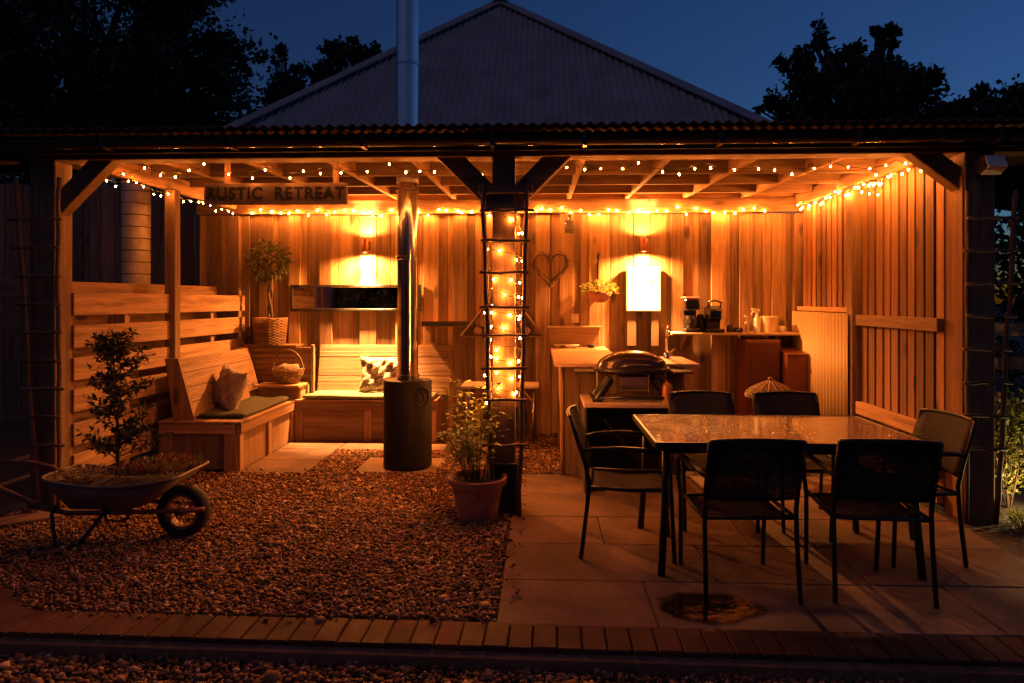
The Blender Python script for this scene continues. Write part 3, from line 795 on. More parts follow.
# ------------------------------------------------------------------ fairy lights
NB = 0
bulb_me = None
def bulb_mesh():
    me = bpy.data.meshes.new('bulb'); me.from_pydata([tuple(v * np.array([.0062, .0062, .0085])) for v in IV], [], [tuple(int(i) for i in f) for f in IF]); me.materials.append(M['bulb'])
    me.polygons.foreach_set('use_smooth', [True] * 20); return me
bulb_me = bulb_mesh(); bulb_dim = bulb_me.copy(); bulb_dim.materials[0] = M['bulb_dim']; bulb_mid = bulb_me.copy(); bulb_mid.materials[0] = M['bulb_mid']
def string(name, label, pts, spacing, sag=.03, jit=.02, seed=1, drop=.022, dim=False):
    r = random.Random(seed)
    pts = [Vector(p) for p in pts]
    t = thing(name, label, 'string lights', tuple(pts[0]), 'warm string lights around the shelter')
    path = []; acc = 0; bulbs = []
    for a, b in zip(pts[:-1], pts[1:]):
        L = (b - a).length; n = max(2, int(L / .05))
        for i in range(n):
            u = i / n; q = a.lerp(b, u); q.z -= sag * 4 * u * (1 - u)
            q += Vector((r.uniform(-1, 1) * .004, r.uniform(-1, 1) * .004, r.uniform(-1, 1) * .006)); path.append(q)
            acc += L / n
            if acc > spacing: acc = r.uniform(-.3, .3) * spacing; bulbs.append(q + Vector((r.uniform(-1, 1) * jit * .4, r.uniform(-1, 1) * jit * .4, -drop + r.uniform(-1, 1) * jit)))
    path.append(pts[-1])
    m = MB(); m.tube(path, .0028, 4)
    for b in bulbs:
        q = min(path, key=lambda p: (p - b).length); m.tube([q, b + Vector((0, 0, .011))], .0016, 4); m.tube([b + Vector((0, 0, .008)), b + Vector((0, 0, .022))], .0042, 6)
    obj('wire', m, M['wire'], t)
    for b in bulbs:
        o = bpy.data.objects.new('bulb', bulb_dim if dim is True else (bulb_mid if dim == 2 else bulb_me)); COL.objects.link(o); o.parent = t; o.location = b - OFF[t]
        o.rotation_euler = (r.uniform(-.3, .3), r.uniform(-.3, .3), 0)
    return len(bulbs)
nb = 0
# inside the front beam, looping rafter to rafter
pts = []
for i in range(27):
    x = -3.2 + 6.0 * i / 26; pts.append((x, 5.16, 2.50 + (.012 if i % 2 else -.045)))
nb += string('string_lights', 'string of warm bulbs looping behind the front beam', pts, .105, .02, .030, 11, dim=True)
nb += string('string_lights', 'string of warm bulbs along the left side plate', [(-3.38, 5.1, 2.44), (-3.38, 5.7, 2.50), (-3.38, 6.3, 2.49), (-3.38, 6.9, 2.49), (-3.38, 7.7, 2.50)], .115, .03, .025, 12, dim=True)
nb += string('string_lights', 'string of warm bulbs along the top of the back wall', [(-3.3 + .58 * i, 7.775, 2.545 - (.03 if i % 2 else 0)) for i in range(11)], .072, .035, .034, 13, dim=2)
nb += string('string_lights', 'string of warm bulbs along the top of the right wall', [(2.76, 7.7, 2.545), (2.76, 7.2, 2.52), (2.76, 6.7, 2.53), (2.75, 6.2, 2.51), (2.73, 5.85, 2.44), (2.71, 5.6, 2.50), (2.74, 5.2, 2.48)], .072, .03, .04, 14, dim=2)
nb += string('string_lights', 'tangle of warm bulbs hanging in the right front corner', [(2.60, 5.52, 2.50), (2.64, 5.5, 2.38), (2.56, 5.5, 2.34), (2.50, 5.52, 2.42), (2.66, 5.45, 2.46)], .06, .02, .02, 16, dim=True)
# spiralling down the middle post
pts = []
for i in range(74):
    a = i * .86; z = 2.08 - 1.30 * (i / 73) ** .72; r0 = .115
    pts.append((-.255 + r0 * 1.2 * math.sin(a), 4.975 - r0 * 1.05 * math.cos(a), z))
nb += string('string_lights', 'string of warm bulbs wound around the middle post', pts, .10, 0, .03, 15, .01)
print('bulbs', nb)
L = bpy.data.lights
# ------------------------------------------------------------------ twig ladders
def ladder(label, xl0, xl1, xr0, xr1, ztop, y, rungs, ext=.05, seed=1):
    """x at the top, x at the bottom of each rail"""
    r = random.Random(seed); t = thing('twig_ladder', label, 'ladder trellis', ((xl1 + xr1) / 2, y, 0), 'twig ladders tied to the shelter posts')
    for a, b in ((xl0, xl1), (xr0, xr1)):
        path = []; 
        for i in range(13):
            u = i / 12; path.append((a + (b - a) * u + r.uniform(-.007, .007), y + r.uniform(-.005, .005), ztop * (1 - u) + r.uniform(0, .002)))
        obj('rail', MB().tube(path, [r.uniform(.014, .020) for _ in path], 7), M['twig'], t, smooth='all')
    for z in rungs:
        u = 1 - z / ztop; a = xl0 + (xl1 - xl0) * u; b = xr0 + (xr1 - xr0) * u
        e1, e2 = r.uniform(.5, 1.2) * ext, r.uniform(.5, 1.2) * ext; n = 5
        path = [(a - e1 + (b + e2 - a + e1) * i / n, y - .026, z + r.uniform(-.006, .006)) for i in range(n + 1)]
        obj('rung', MB().tube(path, [r.uniform(.010, .013) for _ in path], 6), M['twig'], t, smooth='all')
    return t
ladder('twig ladder on the middle post wound with lights', -.395, -.325, -.095, -.145, 2.30, 4.845, [2.12, 1.91, 1.69, 1.455, 1.255, 1.03, .815, .5], .05, 2)
ladder('twig ladder leaning on the left corner post', -3.73, -3.57, -3.42, -3.41, 2.37, 4.84, [2.07 - .2 * i for i in range(9)], .05, 3)
ladder('twig ladder leaning on the right corner post', 2.865, 2.845, 3.17, 3.04, 2.23, 4.80, [2.05 - .22 * i for i in range(8)], .035, 4)

# ------------------------------------------------------------------ sign
sg = thing('sign', 'weathered plank sign reading RUSTIC RETREAT hanging below the front beam', 'sign', (-1.75, 5.2, 2.2))
x0, x1, z0, z1, y = -2.545, -1.45, 2.222, 2.382, 5.205
obj('plank', MB().box(x0, x1, y, y + .03, z0, z1), wood('sign_plank', (.10, .065, .045), (.18, .12, .085), (.24, .17, .12), 'x', knots=False), sg, bevel=.004)
for x in (-2.38, -1.545):
    obj('hanger', MB().box(x - .02, x + .02, y + .032, y + .05, z0 + .03, 2.62), M['larch_z'], sg)
cu_ = bpy.data.curves.new('lettering', 'FONT'); cu_.body = 'RUSTIC  RETREAT'; cu_.size = .118; cu_.extrude = .0015; cu_.align_x = 'CENTER'; cu_.align_y = 'CENTER'; cu_.space_character = 1.12; cu_.offset = .0022
to = bpy.data.objects.new('lettering', cu_); COL.objects.link(to); to.parent = sg
to.location = Vector(((x0 + x1) / 2, y - .0025, (z0 + z1) / 2)) - OFF[sg]; to.rotation_euler = (PI / 2, 0, 0); to.scale = (1.02, 1.1, 1)
cu_.materials.append(plain('burnt_letters', (.008, .006, .005), .9, nscale=0))
bpy.context.view_layer.update()
me_ = bpy.data.meshes.new_from_object(to.evaluated_get(bpy.context.evaluated_depsgraph_get()))
lo = bpy.data.objects.new('letters', me_); COL.objects.link(lo); lo.parent = sg; lo.location = to.location; lo.rotation_euler = to.rotation_euler; lo.scale = to.scale
bpy.data.objects.remove(to)

# ------------------------------------------------------------------ flood light
fl = thing('flood_light', 'small unlit flood light on the right corner post', 'flood light', (3.0, 4.8, 2.4))
m = MB(); m.prism([(2.93, 4.86, 2.36), (2.93, 4.80, 2.34), (2.93, 4.72, 2.38), (2.93, 4.76, 2.46), (2.93, 4.85, 2.45)], (.145, 0, 0)); obj('housing', m, M['plastic_black'], fl, bevel=.004)
obj('lens', MB().prism([(2.94, 4.795, 2.3385), (2.94, 4.719, 2.378), (2.94, 4.756, 2.456), (2.94, 4.75, 2.457), (2.94, 4.712, 2.377), (2.94, 4.79, 2.334)], (.125, 0, 0)), M['plastic_white'], fl)
obj('bracket', MB().box(2.98, 3.02, 4.845, 4.862, 2.33, 2.48), M['black_metal'], fl)

# ------------------------------------------------------------------ wall decorations
he = thing('heart_wreath', 'heart shaped twig wreath on the back wall', 'wreath', (.12, 7.84, 1.85))
for k_ in range(9):
    path = []; off = random.uniform(0, 6); rr_ = random.uniform(.004, .028); 
    for i in range(49):
        t = 2 * PI * i / 48
        hx = .0118 * 16 * math.sin(t) ** 3; hz = .0118 * (13 * math.cos(t) - 5 * math.cos(2 * t) - 2 * math.cos(3 * t) - math.cos(4 * t)) + .03
        path.append((.115 + hx * 1.03 + rr_ * math.cos(i * .8 + off), 7.825 + .014 * math.sin(i * .8 + off), 1.84 + hz * 1.08 + rr_ * math.sin(i * .8 + off)))
    obj('twig', MB().tube(path, [random.uniform(.005, .011) for _ in path], 5, caps=False), M['twig'], he, smooth='all')
bo = thing('bottle_light', 'corked clear bottle hanging on the back wall above the planter', 'bottle', (.33, 7.8, 2.3))
obj('glass', MB().lathe([(.0, 2.24), (.05, 2.245), (.056, 2.26), (.056, 2.36), (.045, 2.385), (.02, 2.40), (.018, 2.44), (.022, 2.445)], (.33, 7.79, 0), 24, cap=False), M['brass'], bo, smooth='all')
obj('cork', MB().lathe([(.016, 2.42), (.021, 2.46)], (.33, 7.79, 0), 14), M['twig'], bo)
obj('cage', MB().tube([(.33 + .06 * math.cos(a * .4), 7.79 + .06 * math.sin(a * .4), 2.25 + a * .002) for a in range(70)], .002, 4), M['steel'], bo)
ou = thing('wall_socket', 'small pale socket on the back wall below the hanging planter', 'socket', (.385, 7.84, 1.3))
obj('plate', MB().box(.345, .435, 7.835, 7.853, 1.245, 1.345), M['cream'], ou, bevel=.004)
for dx in (-.02, .02): obj('button', MB().box(.39 + dx - .012, .39 + dx + .012, 7.829, 7.834, 1.28, 1.31), M['plastic_white'], ou)
pl = thing('wall_planter', 'leafy plant in a bowl hung from a dark bracket on the back wall', 'hanging planter', (.645, 7.75, 1.5))
obj('bracket', MB().tube([(.645, 7.85, 1.98), (.645, 7.84, 1.98), (.648, 7.80, 2.03), (.652, 7.79, 2.0), (.645, 7.84, 1.9), (.645, 7.845, 1.6)], .01, 7), M['black_metal'], pl, smooth='all')
obj('bowl', MB().lathe([(.0, 1.47), (.07, 1.475), (.12, 1.54), (.14, 1.59), (.13, 1.59)], (.645, 7.70, 0), 24, cap=False), M['terracotta'], pl, smooth='all')
m = MB()
for i in range(330):
    a = random.uniform(0, 2 * PI); r = random.uniform(0, .17); pz = Vector((.645 + r * math.cos(a) * 1.1, 7.70 + r * math.sin(a) * .75, 1.59 + random.uniform(0, .12) - r * .25))
    m.leaf(pz, Vector((math.cos(a), math.sin(a), random.uniform(-.3, 1))), rnd_unit(), random.uniform(.03, .06), random.uniform(.015, .028))
obj('leaves', m, M['plant_leaf2'], pl)

# white heater, with brown strips below standing in for shade on the wall
ht = thing('water_heater', 'white enamel wall heater directly below the right lamp', 'water heater', (1.145, 7.8, 1.4))
obj('casing', MB().box(.955, 1.335, 7.797, 7.852, 1.375, 1.868), M['white'], ht, bevel=.008, seg=3)
m = MB()
for zz, s_ in ((1.735, 1), (1.70, -1)):
    m.tube([(1.24 + .018 * math.sin(i * .5), 7.7955, zz + .012 * math.cos(i * .5 * s_)) for i in range(9)], .0022, 4)
obj('emblem', m, plain('grey_print', (.2, .18, .16), .5), ht)
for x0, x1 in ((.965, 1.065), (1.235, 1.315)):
    obj('shade_strip', MB().box(x0, x1, 7.81, 7.845, .99, 1.373), M['beam_z'], ht, bevel=.003)
# shelf left with books
sf = thing('wall_shelf', 'small open shelf on the back wall right of the flue', 'shelf', (-1.03, 7.8, 1.2))
obj('shelf_board', MB().box(-1.31, -.72, 7.70, 7.845, 1.205, 1.23), M['larch_x'], sf, bevel=.003)
obj('lip', MB().box(-1.31, -.72, 7.69, 7.699, 1.21, 1.265), M['dark_x'], sf)
obj('bracket', MB().box(-1.22, -1.19, 7.72, 7.845, 1.02, 1.203), M['larch_z'], sf)
# triangle log store
tr = thing('log_rack', 'triangular log rack on the back wall behind the middle post', 'log rack', (-.42, 7.75, 1.1))
a, b, c = Vector((-.87, 0, 1.10)), Vector((.04, 0, 1.10)), Vector((-.415, 0, 1.66))
for p_, q_ in ((a, b), (b, c), (c, a)):
    obj('side_board', MB().bar((p_.x, 7.74, p_.z), (q_.x, 7.74, q_.z), .2, .022, up=(0, 0, 1) if p_.z == q_.z else (.01, 0, 1)), M['beam_x'], tr, bevel=.002)
logs = []
z = 1.165; row = 0
while z < 1.55:
    hw = (1.66 - z) / .56 * .455 - .035
    n = max(1, int(2 * hw / .105)) if hw > 0 else 0
    for i in range(n):
        x = -.415 + (i - (n - 1) / 2) * .107 + random.uniform(-.006, .006)
        logs.append((x, z, random.uniform(.042, .05)))
    z += .092
for i, (x, z, r0) in enumerate(logs):
    pr = [(x + r0 * (1 + random.uniform(-.14, .08)) * math.cos(2 * PI * k_ / 9), 7.655 + random.uniform(0, .015), z + r0 * (1 + random.uniform(-.14, .08)) * math.sin(2 * PI * k_ / 9)) for k_ in range(9)]
    yy = pr[0][1]; pr = [(p_[0], yy, p_[2]) for p_ in pr]
    o = obj('log', MB().prism(pr, (0, .17, 0)), M['logend'], loc=(x, yy, z))
    tag(o, 'split log stacked in the triangular rack behind the middle post', 'log', 'logs in the triangular rack')

# folding table behind the middle post
ft = thing('folding_table', 'small folding table with pale top and metal legs behind the post', 'folding table', (-.4, 7.45, 0))
obj('tabletop', MB().box(-.82, -.01, 7.2, 7.6, .585, .615), M['palewood'], ft, bevel=.006)
for x in (-.76, -.07):
    for y in (7.25, 7.55): obj('leg', MB().tube([(x, y, .584), (x, y, 0)], .012, 8), M['steel'], ft, smooth='all')
    sx = 1 if x < -.4 else -1
    obj('brace', MB().tube([(x, 7.25, .44), (x + sx * .12, 7.25, .583)], .008, 6), M['steel'], ft)
# dark crate under it
cr = thing('crate', 'dark crate on the gravel under the small folding table', 'crate', (-.35, 7.5, 0))
for z in (.0, .11, .22): 
    m = MB(); m.box(-.6, -.15, 7.38, 7.395, z + .01, z + .1); m.box(-.6, -.15, 7.7, 7.715, z + .01, z + .1); m.box(-.6, -.585, 7.396, 7.699, z + .01, z + .1); m.box(-.165, -.15, 7.396, 7.699, z + .01, z + .1); obj('slats', m, M['dark_x'], cr)
obj('base', MB().box(-.583, -.167, 7.397, 7.698, .01, .03), M['dark_x'], cr)

# ------------------------------------------------------------------ counter
ct = thing('counter', 'L shaped outdoor kitchen counter with smooth wood top', 'counter', (.7, 6.4, 0))
obj('worktop', MB().prism([(.115, 5.74, .95), (1.30, 5.74, .95), (1.30, 6.48, .95), (.72, 6.48, .95), (.72, 7.84, .95), (.115, 7.84, .95)], (0, 0, .03)), M['counter'], ct, bevel=.004)
cb = MB(); x = .2
while x < 1.22:
    w = .14; cb.box(x, min(x + w, 1.24), 6.03, 6.05, 0, .945); x += w + .006
obj('front_panel', cb, M['beam_z'], ct, bevel=.003)
cb = MB(); y = 6.05
while y < 7.8:
    cb.box(.2, .22, y + .002, min(y + .14, 7.84), 0, .945); y += .146
obj('side_panel', cb, M['larch_z'], ct, bevel=.003)
obj('corner_post', MB().box(.178, .2, 6.0, 6.09, 0, .945), M['larch_z'], ct, bevel=.003)
obj('end_panel', MB().box(1.22, 1.24, 6.052, 6.45, 0, .945), M['larch_z'], ct, bevel=.003)
obj('upstand', MB().box(.10, .66, 7.80, 7.842, .982, 1.19), M['larch_x'], ct, bevel=.003)
obj('upstand_cap', MB().box(.08, .68, 7.77, 7.845, 1.192, 1.21), M['palewood'], ct, bevel=.003)
fa = thing('tap', 'tall chrome swan neck tap on the counter beside the grill', 'tap', (1.0, 6.4, .98))
tx = 1.14
obj('spout', MB().tube([(tx, 6.35, .981), (tx, 6.35, 1.17), (tx, 6.34, 1.23), (tx, 6.30, 1.26), (tx, 6.26, 1.25), (tx, 6.235, 1.21), (tx, 6.232, 1.18)], .013, 10), M['chrome'], fa, smooth='all')
obj('collar', MB().lathe([(.03, .981), (.028, 1.02), (.016, 1.035)], (tx, 6.35, 0), 20), M['chrome'], fa, smooth=True)
obj('lever', MB().tube([(tx + .02, 6.35, 1.03), (tx + .075, 6.34, 1.06)], .007, 8), M['chrome'], fa, smooth='all')
# dishes near the upstand
for i, (x, y, r, lab, col) in enumerate(((.20, 7.66, .06, 'small pale dish at the left of the counter back', 'cream'), (.34, 7.62, .09, 'shallow wide pale dish on the counter by the upstand', 'white'), (.56, 7.66, .06, 'small dark dish at the right of the counter upstand', 'black_metal'))):
    o = obj('dish', MB().lathe([(r * .5, 0), (r * .55, .004), (r, .03), (r * .97, .034), (r * .5, .012), (0, .01)], (x, y, .981), 24, cap=False), M[col], smooth='all', loc=(x, y, .981)); tag(o, lab, 'dish')

# table for the grill
gtb = thing('grill_table', 'low pale topped stand with dark panels under the grill', 'stand', (.68, 5.6, 0))
obj('tabletop', MB().box(.335, 1.02, 5.36, 5.94, .675, .71), M['palewood'], gtb, bevel=.006)
obj('back_panel', MB().box(.36, 1.0, 5.90, 5.92, .0, .674), M['dark_z'], gtb, bevel=.003)
for x in (.345, .985):
    obj('side_panel', MB().box(x, x + .02, 5.44, 5.89, 0, .674), M['dark_z'], gtb, bevel=.003)
obj('brace', MB().tube([(.42, 5.60, .66), (.92, 5.60, .05)], .012, 8), M['black_metal'], gtb, smooth='all')
# portable grill
gr = thing('gas_grill', 'portable gas grill with domed lid on the pale stand', 'grill', (.76, 5.62, .71))
gx, gy, gz = .73, 5.60, .712
m = MB(); nx, ny = 28, 20; V = []; rx, ry, hh = .285, .19, .14
for j in range(ny + 1):
    for i in range(nx + 1):
        u, v = 2 * i / nx - 1, 2 * j / ny - 1
        a = u * math.sqrt(1 - v * v / 2); b = v * math.sqrt(1 - u * u / 2)
        h = max(0, 1 - (a * a) ** 1.15 - (b * b) ** 1.3 * .9) ** .55 if a * a + b * b < .999 else 0
        V.append((gx + a * rx, gy + b * ry, gz + .245 + hh * h))
m.add(V, [(j * (nx + 1) + i, j * (nx + 1) + i + 1, (j + 1) * (nx + 1) + i + 1, (j + 1) * (nx + 1) + i) for j in range(ny) for i in range(nx)])
gl = plain('grill_bronze', (.05, .03, .022), .18, .5, nscale=8, namt=.15)
lid = obj('lid', m, gl, gr, smooth='all')
obj('lid_rim', MB().lathe([(1.0, .225), (1.04, .232), (1.04, .25), (.99, .258)], (gx, gy, gz), 40, .292, .215), M['black_metal'], gr, smooth=True)
obj('tub', MB().lathe([(.6, .203), (.9, .21), (1.0, .226)], (gx, gy, gz), 40, .285, .205), M['stove'], gr, smooth=True)
obj('lid_handle', MB().tube([(gx - .11, gy - .205, gz + .27), (gx - .10, gy - .245, gz + .285), (gx, gy - .262, gz + .29), (gx + .10, gy - .245, gz + .285), (gx + .11, gy - .205, gz + .27)], .012, 8), M['plastic_black'], lid, smooth='all')
m = MB(); m.lathe([(.0, 0), (.026, .002), (.03, .004)], (0, 0, 0), 24, cap=False)
gg = obj('gauge', MB().lathe([(.034, -.01), (.034, .008), (.0, .01)], (0, 0, 0), 24, 1.3, 1, cap=False), M['chrome'], lid, smooth=True)
gg.location = Vector((gx, gy - .145, gz + .362)) - OFF[gr]; gg.rotation_euler = (math.radians(62), 0, 0)
for sx in (-1, 1):
    obj('side_shelf', MB().box(min(gx + sx * .30, gx + sx * .46), max(gx + sx * .30, gx + sx * .46), gy - .14, gy + .14, gz + .215, gz + .232), M['plastic_black'], gr, bevel=.006)
    for sy in (-1, 1):
        obj('leg', MB().bar((gx + sx * .17, gy + sy * .1, gz + .17), (gx + sx * .29, gy + sy * .15, gz), .03, .05), M['plastic_black'], gr, bevel=.006)
    obj('foot', MB().box(gx + sx * .29 - .035, gx + sx * .29 + .035, gy - .18, gy + .18, gz - .001, gz + .025), M['plastic_black'], gr, bevel=.006)
obj('cross_bar', MB().tube([(gx - .27, gy - .15, gz + .03), (gx + .27, gy - .15, gz + .03)], .012, 8), M['plastic_black'], gr, smooth='all')
obj('drip_tray', MB().box(gx - .11, gx + .11, gy - .13, gy + .13, gz + .08, gz + .2), M['steel'], gr, bevel=.01)
o = obj('canister', MB().lathe([(.038, 0), (.04, .005), (.04, .12), (.03, .14), (.012, .15), (.012, .165)], (.985, 5.47, .711), 20), M['orange'], smooth=True, loc=(.985, 5.47, .711)); tag(o, 'amber gas canister standing right of the grill', 'canister')

# ------------------------------------------------------------------ right shelf and its things
rsf = thing('wall_shelf', 'long pale wall shelf on brackets holding the coffee machines', 'shelf', (2.1, 7.7, 1.1))
obj('shelf_board', MB().box(1.40, 2.80, 7.50, 7.848, 1.125, 1.15), M['palewood'], rsf, bevel=.004)
for x in (1.55, 2.52):
    obj('bracket', MB().prism([(x, 7.845, 1.123), (x, 7.56, 1.123), (x, 7.60, 1.09), (x, 7.80, .98), (x, 7.845, .94)], (.03, 0, 0)), M['larch_z'], rsf, bevel=.003)
cf = thing('coffee_machine', 'tall chrome and black coffee machine with pink lid on the shelf', 'coffee machine', (1.62, 7.66, 1.15))
bx0, bx1, bz = 1.55, 1.71, 1.151
obj('base', MB().box(bx0, bx1, 7.55, 7.78, bz, bz + .045), M['plastic_black'], cf, bevel=.01)
obj('column', MB().box(bx0 + .01, bx1 - .01, 7.69, 7.78, bz + .046, bz + .36), M['chrome'], cf, bevel=.008)
obj('head', MB().box(bx0, bx1, 7.56, 7.69, bz + .24, bz + .36), M['steel'], cf, bevel=.012)
obj('jug', MB().lathe([(.055, .05), (.065, .09), (.062, .15), (.05, .18)], (1.63, 7.62, bz), 24), M['plastic_black'], cf, smooth=True)
obj('lid', MB().box(bx0 - .003, bx1 + .003, 7.555, 7.785, bz + .362, bz + .385), M['pink'], cf, bevel=.008)
obj('label_plate', MB().box(1.60, 1.66, 7.552, 7.5585, bz + .10, bz + .15), M['white'], cf) if False else None
pm = thing('pod_machine', 'squat black pod coffee machine with red button on the shelf', 'coffee machine', (1.9, 7.66, 1.15))
obj('base', MB().box(1.78, 1.97, 7.54, 7.78, bz, bz + .04), M['plastic_black'], pm, bevel=.01)
obj('body', MB().prism([(1.80, 7.78, bz + .041), (1.80, 7.66, bz + .041), (1.80, 7.64, bz + .12), (1.80, 7.56, bz + .15), (1.80, 7.56, bz + .25), (1.80, 7.62, bz + .29), (1.80, 7.78, bz + .27)], (.15, 0, 0)), M['plastic_black'], pm, bevel=.012, seg=2)
obj('face_plate', MB().box(1.815, 1.935, 7.552, 7.558, bz + .16, bz + .24), M['chrome'], pm, bevel=.002)
o = obj('button', MB().lathe([(.022, 0), (.02, .008)], (0, 0, 0), 20), plain('red_button', (.55, .03, .02), .3), pm); o.location = Vector((1.875, 7.551, bz + .20)) - OFF[pm]; o.rotation_euler = (PI / 2, 0, 0)
obj('lever', MB().tube([(1.81, 7.6, bz + .27), (1.80, 7.56, bz + .33), (1.87, 7.55, bz + .345), (1.94, 7.58, bz + .32), (1.94, 7.62, bz + .27)], .011, 8), M['plastic_black'], pm, smooth='all')
o = obj('kettle', MB().lathe([(.05, 0), (.055, .01), (.052, .1), (.04, .16), (.03, .19), (.012, .2)], (1.755, 7.75, bz), 20), M['plastic_black'], smooth=True, loc=(1.755, 7.75, bz)); tag(o, 'slim black flask between the two coffee machines', 'flask')
o = obj('grinder', MB().lathe([(.03, 0), (.035, .01), (.035, .05), (.028, .075), (.01, .08)], (0, 0, 0), 20), M['plastic_black'], smooth=True); 
o.location = (2.05, 7.65, bz); tag(o, 'low round black gadget right of the pod machine', 'gadget')
o = obj('grinder', MB().lathe([(.045, 0), (.055, .01), (.055, .03), (.04, .05), (.01, .055)], (0, 0, 0), 20), M['plastic_black'], smooth=True)
o.location = (2.14, 7.66, bz); tag(o, 'flat black gadget nearest the soap bottle', 'gadget')
sb = thing('soap_bottle', 'small clear pump bottle on the shelf', 'bottle', (2.24, 7.66, 1.15))
obj('body', MB().lathe([(.028, 0), (.03, .01), (.03, .10), (.012, .125)], (2.235, 7.66, bz), 18), M['brass'], sb, smooth=True)
obj('pump', MB().tube([(2.235, 7.66, bz + .12), (2.235, 7.66, bz + .17), (2.205, 7.65, bz + .172)], .007, 8), M['plastic_white'], sb, smooth='all')
sp = thing('spray_bottle', 'white trigger spray bottle beside the tub on the shelf', 'spray bottle', (2.34, 7.66, 1.15))
obj('body', MB().lathe([(.036, 0), (.038, .01), (.038, .12), (.016, .18), (.014, .21)], (2.34, 7.66, bz), 20), M['plastic_white'], sp, smooth=True)
obj('trigger_head', MB().prism([(2.31, 7.65, bz + .211), (2.36, 7.65, bz + .211), (2.375, 7.65, bz + .25), (2.29, 7.65, bz + .262), (2.28, 7.65, bz + .245), (2.305, 7.65, bz + .235)], (0, .022, 0)), M['plastic_white'], sp, bevel=.003)
obj('trigger', MB().tube([(2.30, 7.66, bz + .235), (2.285, 7.66, bz + .20), (2.29, 7.66, bz + .185)], .006, 6), M['plastic_white'], sp)
tb = thing('tub', 'round cream lidded tub on the shelf', 'tub', (2.475, 7.66, 1.15))
obj('body', MB().lathe([(.082, 0), (.088, .01), (.09, .15)], (2.475, 7.68, bz), 32), M['cream'], tb, smooth=True)
obj('lid', MB().lathe([(.094, .151), (.094, .168), (.085, .174)], (2.475, 7.68, bz), 32), M['cream'], tb, smooth=True)
mg = thing('mug', 'small pale mug at the right of the tub on the shelf', 'mug', (2.60, 7.64, 1.15))
obj('body', MB().lathe([(.024, 0), (.03, .005), (.031, .07), (.027, .07), (.025, .01), (0, .01)], (2.60, 7.64, bz), 20, cap=False), M['plastic_white'], mg, smooth='all')
obj('handle', MB().tube([(2.629, 7.64, bz + .055), (2.65, 7.64, bz + .05), (2.65, 7.64, bz + .025), (2.628, 7.64, bz + .018)], .004, 6), M['plastic_white'], mg, smooth='all')

# red cupboard and box in the right back corner
rc = thing('cupboard', 'tall red brown cupboard under the right end of the long shelf', 'cupboard', (2.35, 7.6, 0))
obj('carcass', MB().box(2.17, 2.52, 7.45, 7.845, 0, 1.08), M['red'], rc, bevel=.004)
cdoor = obj('door', MB().box(2.185, 2.505, 7.425, 7.447, .03, 1.06), M['red'], rc, bevel=.004)
obj('handle', MB().tube([(2.47, 7.42, .6), (2.47, 7.405, .61), (2.47, 7.405, .69), (2.47, 7.42, .7)], .006, 6), M['black_metal'], cdoor)
rb_ = thing('storage_box', 'low dark red box with sloping lid in the back corner', 'box', (2.65, 7.4, 0))
obj('body', MB().prism([(2.53, 7.28, 0), (2.53, 7.78, 0), (2.53, 7.78, .99), (2.53, 7.28, .93)], (.23, 0, 0)), M['red'], rb_, bevel=.004)
obj('lid', MB().prism([(2.525, 7.26, .93), (2.525, 7.79, .994), (2.525, 7.79, 1.01), (2.525, 7.26, .946)], (.245, 0, 0)), M['red'], rb_, bevel=.003)
# domed wicker cover on a stool
sl = thing('stool', 'round wooden stool partly hidden behind the far chairs', 'stool', (1.87, 6.1, 0))
obj('seat', MB().lathe([(.2, .645), (.215, .655), (.215, .675), (.2, .68)], (2.01, 6.2, 0), 32), M['larch_x'], sl, smooth=True)
for a in (.6, 2.2, 3.8, 5.4): obj('leg', MB().tube([(2.01 + .14 * math.cos(a), 6.2 + .14 * math.sin(a), .645), (2.01 + .19 * math.cos(a), 6.2 + .19 * math.sin(a), 0)], .015, 8), M['larch_z'], sl, smooth='all')
dm = thing('food_cover', 'shallow domed wicker food cover behind the far right chair', 'food cover', (2.01, 6.2, .68))
m = MB(); c = (2.01, 6.2, .682)
for j in range(12):
    u = j / 12; r = .205 * (1 - u ** 1.15); z = .11 * u ** .8 + .004
    if r > .01: m.tube([(c[0] + r * math.cos(a * PI / 16), c[1] + r * math.sin(a * PI / 16), c[2] + z + (.002 if a % 2 else -.002)) for a in range(33)], .0075, 5, caps=False)
for a in range(16):
    m.tube([(c[0] + .205 * (1 - u ** 1.15) * math.cos(a * PI / 8), c[1] + .205 * (1 - u ** 1.15) * math.sin(a * PI / 8), c[2] + .11 * u ** .8 + .01) for u in (0.01, .25, .5, .75, .95)], .006, 5)
obj('dome', m, M['wicker'], dm, smooth='all')
obj('knob', MB().lathe([(.012, .11), (.02, .13), (.012, .145), (.0, .147)], c, 14), M['wicker'], dm, smooth=True)

# ------------------------------------------------------------------ dining set
dt = thing('garden_table', 'black framed patio table with pebbled glass top', 'table', (1.35, 4.24, 0))
tx0, tx1, ty0, ty1, tz = .615, 2.085, 3.77, 4.70, .735
s = NT('pebbled_glass'); v = s.coords((1, 1, 1), False)
n1 = s.noise(v, 62, 4, .75)
s.l(s.ramp(n1, [(.44, (.12, .05, .02)), (.56, (.45, .22, .09))]), s.b.inputs['Base Color'])
s.b.inputs['Roughness'].default_value = .16; s.b.inputs['Specular IOR Level'].default_value = 1.0; s.b.inputs['Coat Weight'].default_value = .6; s.b.inputs['Coat Roughness'].default_value = .08
s.bump(n1, .9, .013)
obj('tabletop', MB().box(tx0 + .02, tx1 - .02, ty0 + .02, ty1 - .02, tz - .008, tz + .001), s.m, dt)
m = MB()
m.box(tx0, tx1, ty0, ty0 + .019, tz - .035, tz + .003); m.box(tx0, tx1, ty1 - .019, ty1, tz - .035, tz + .003)
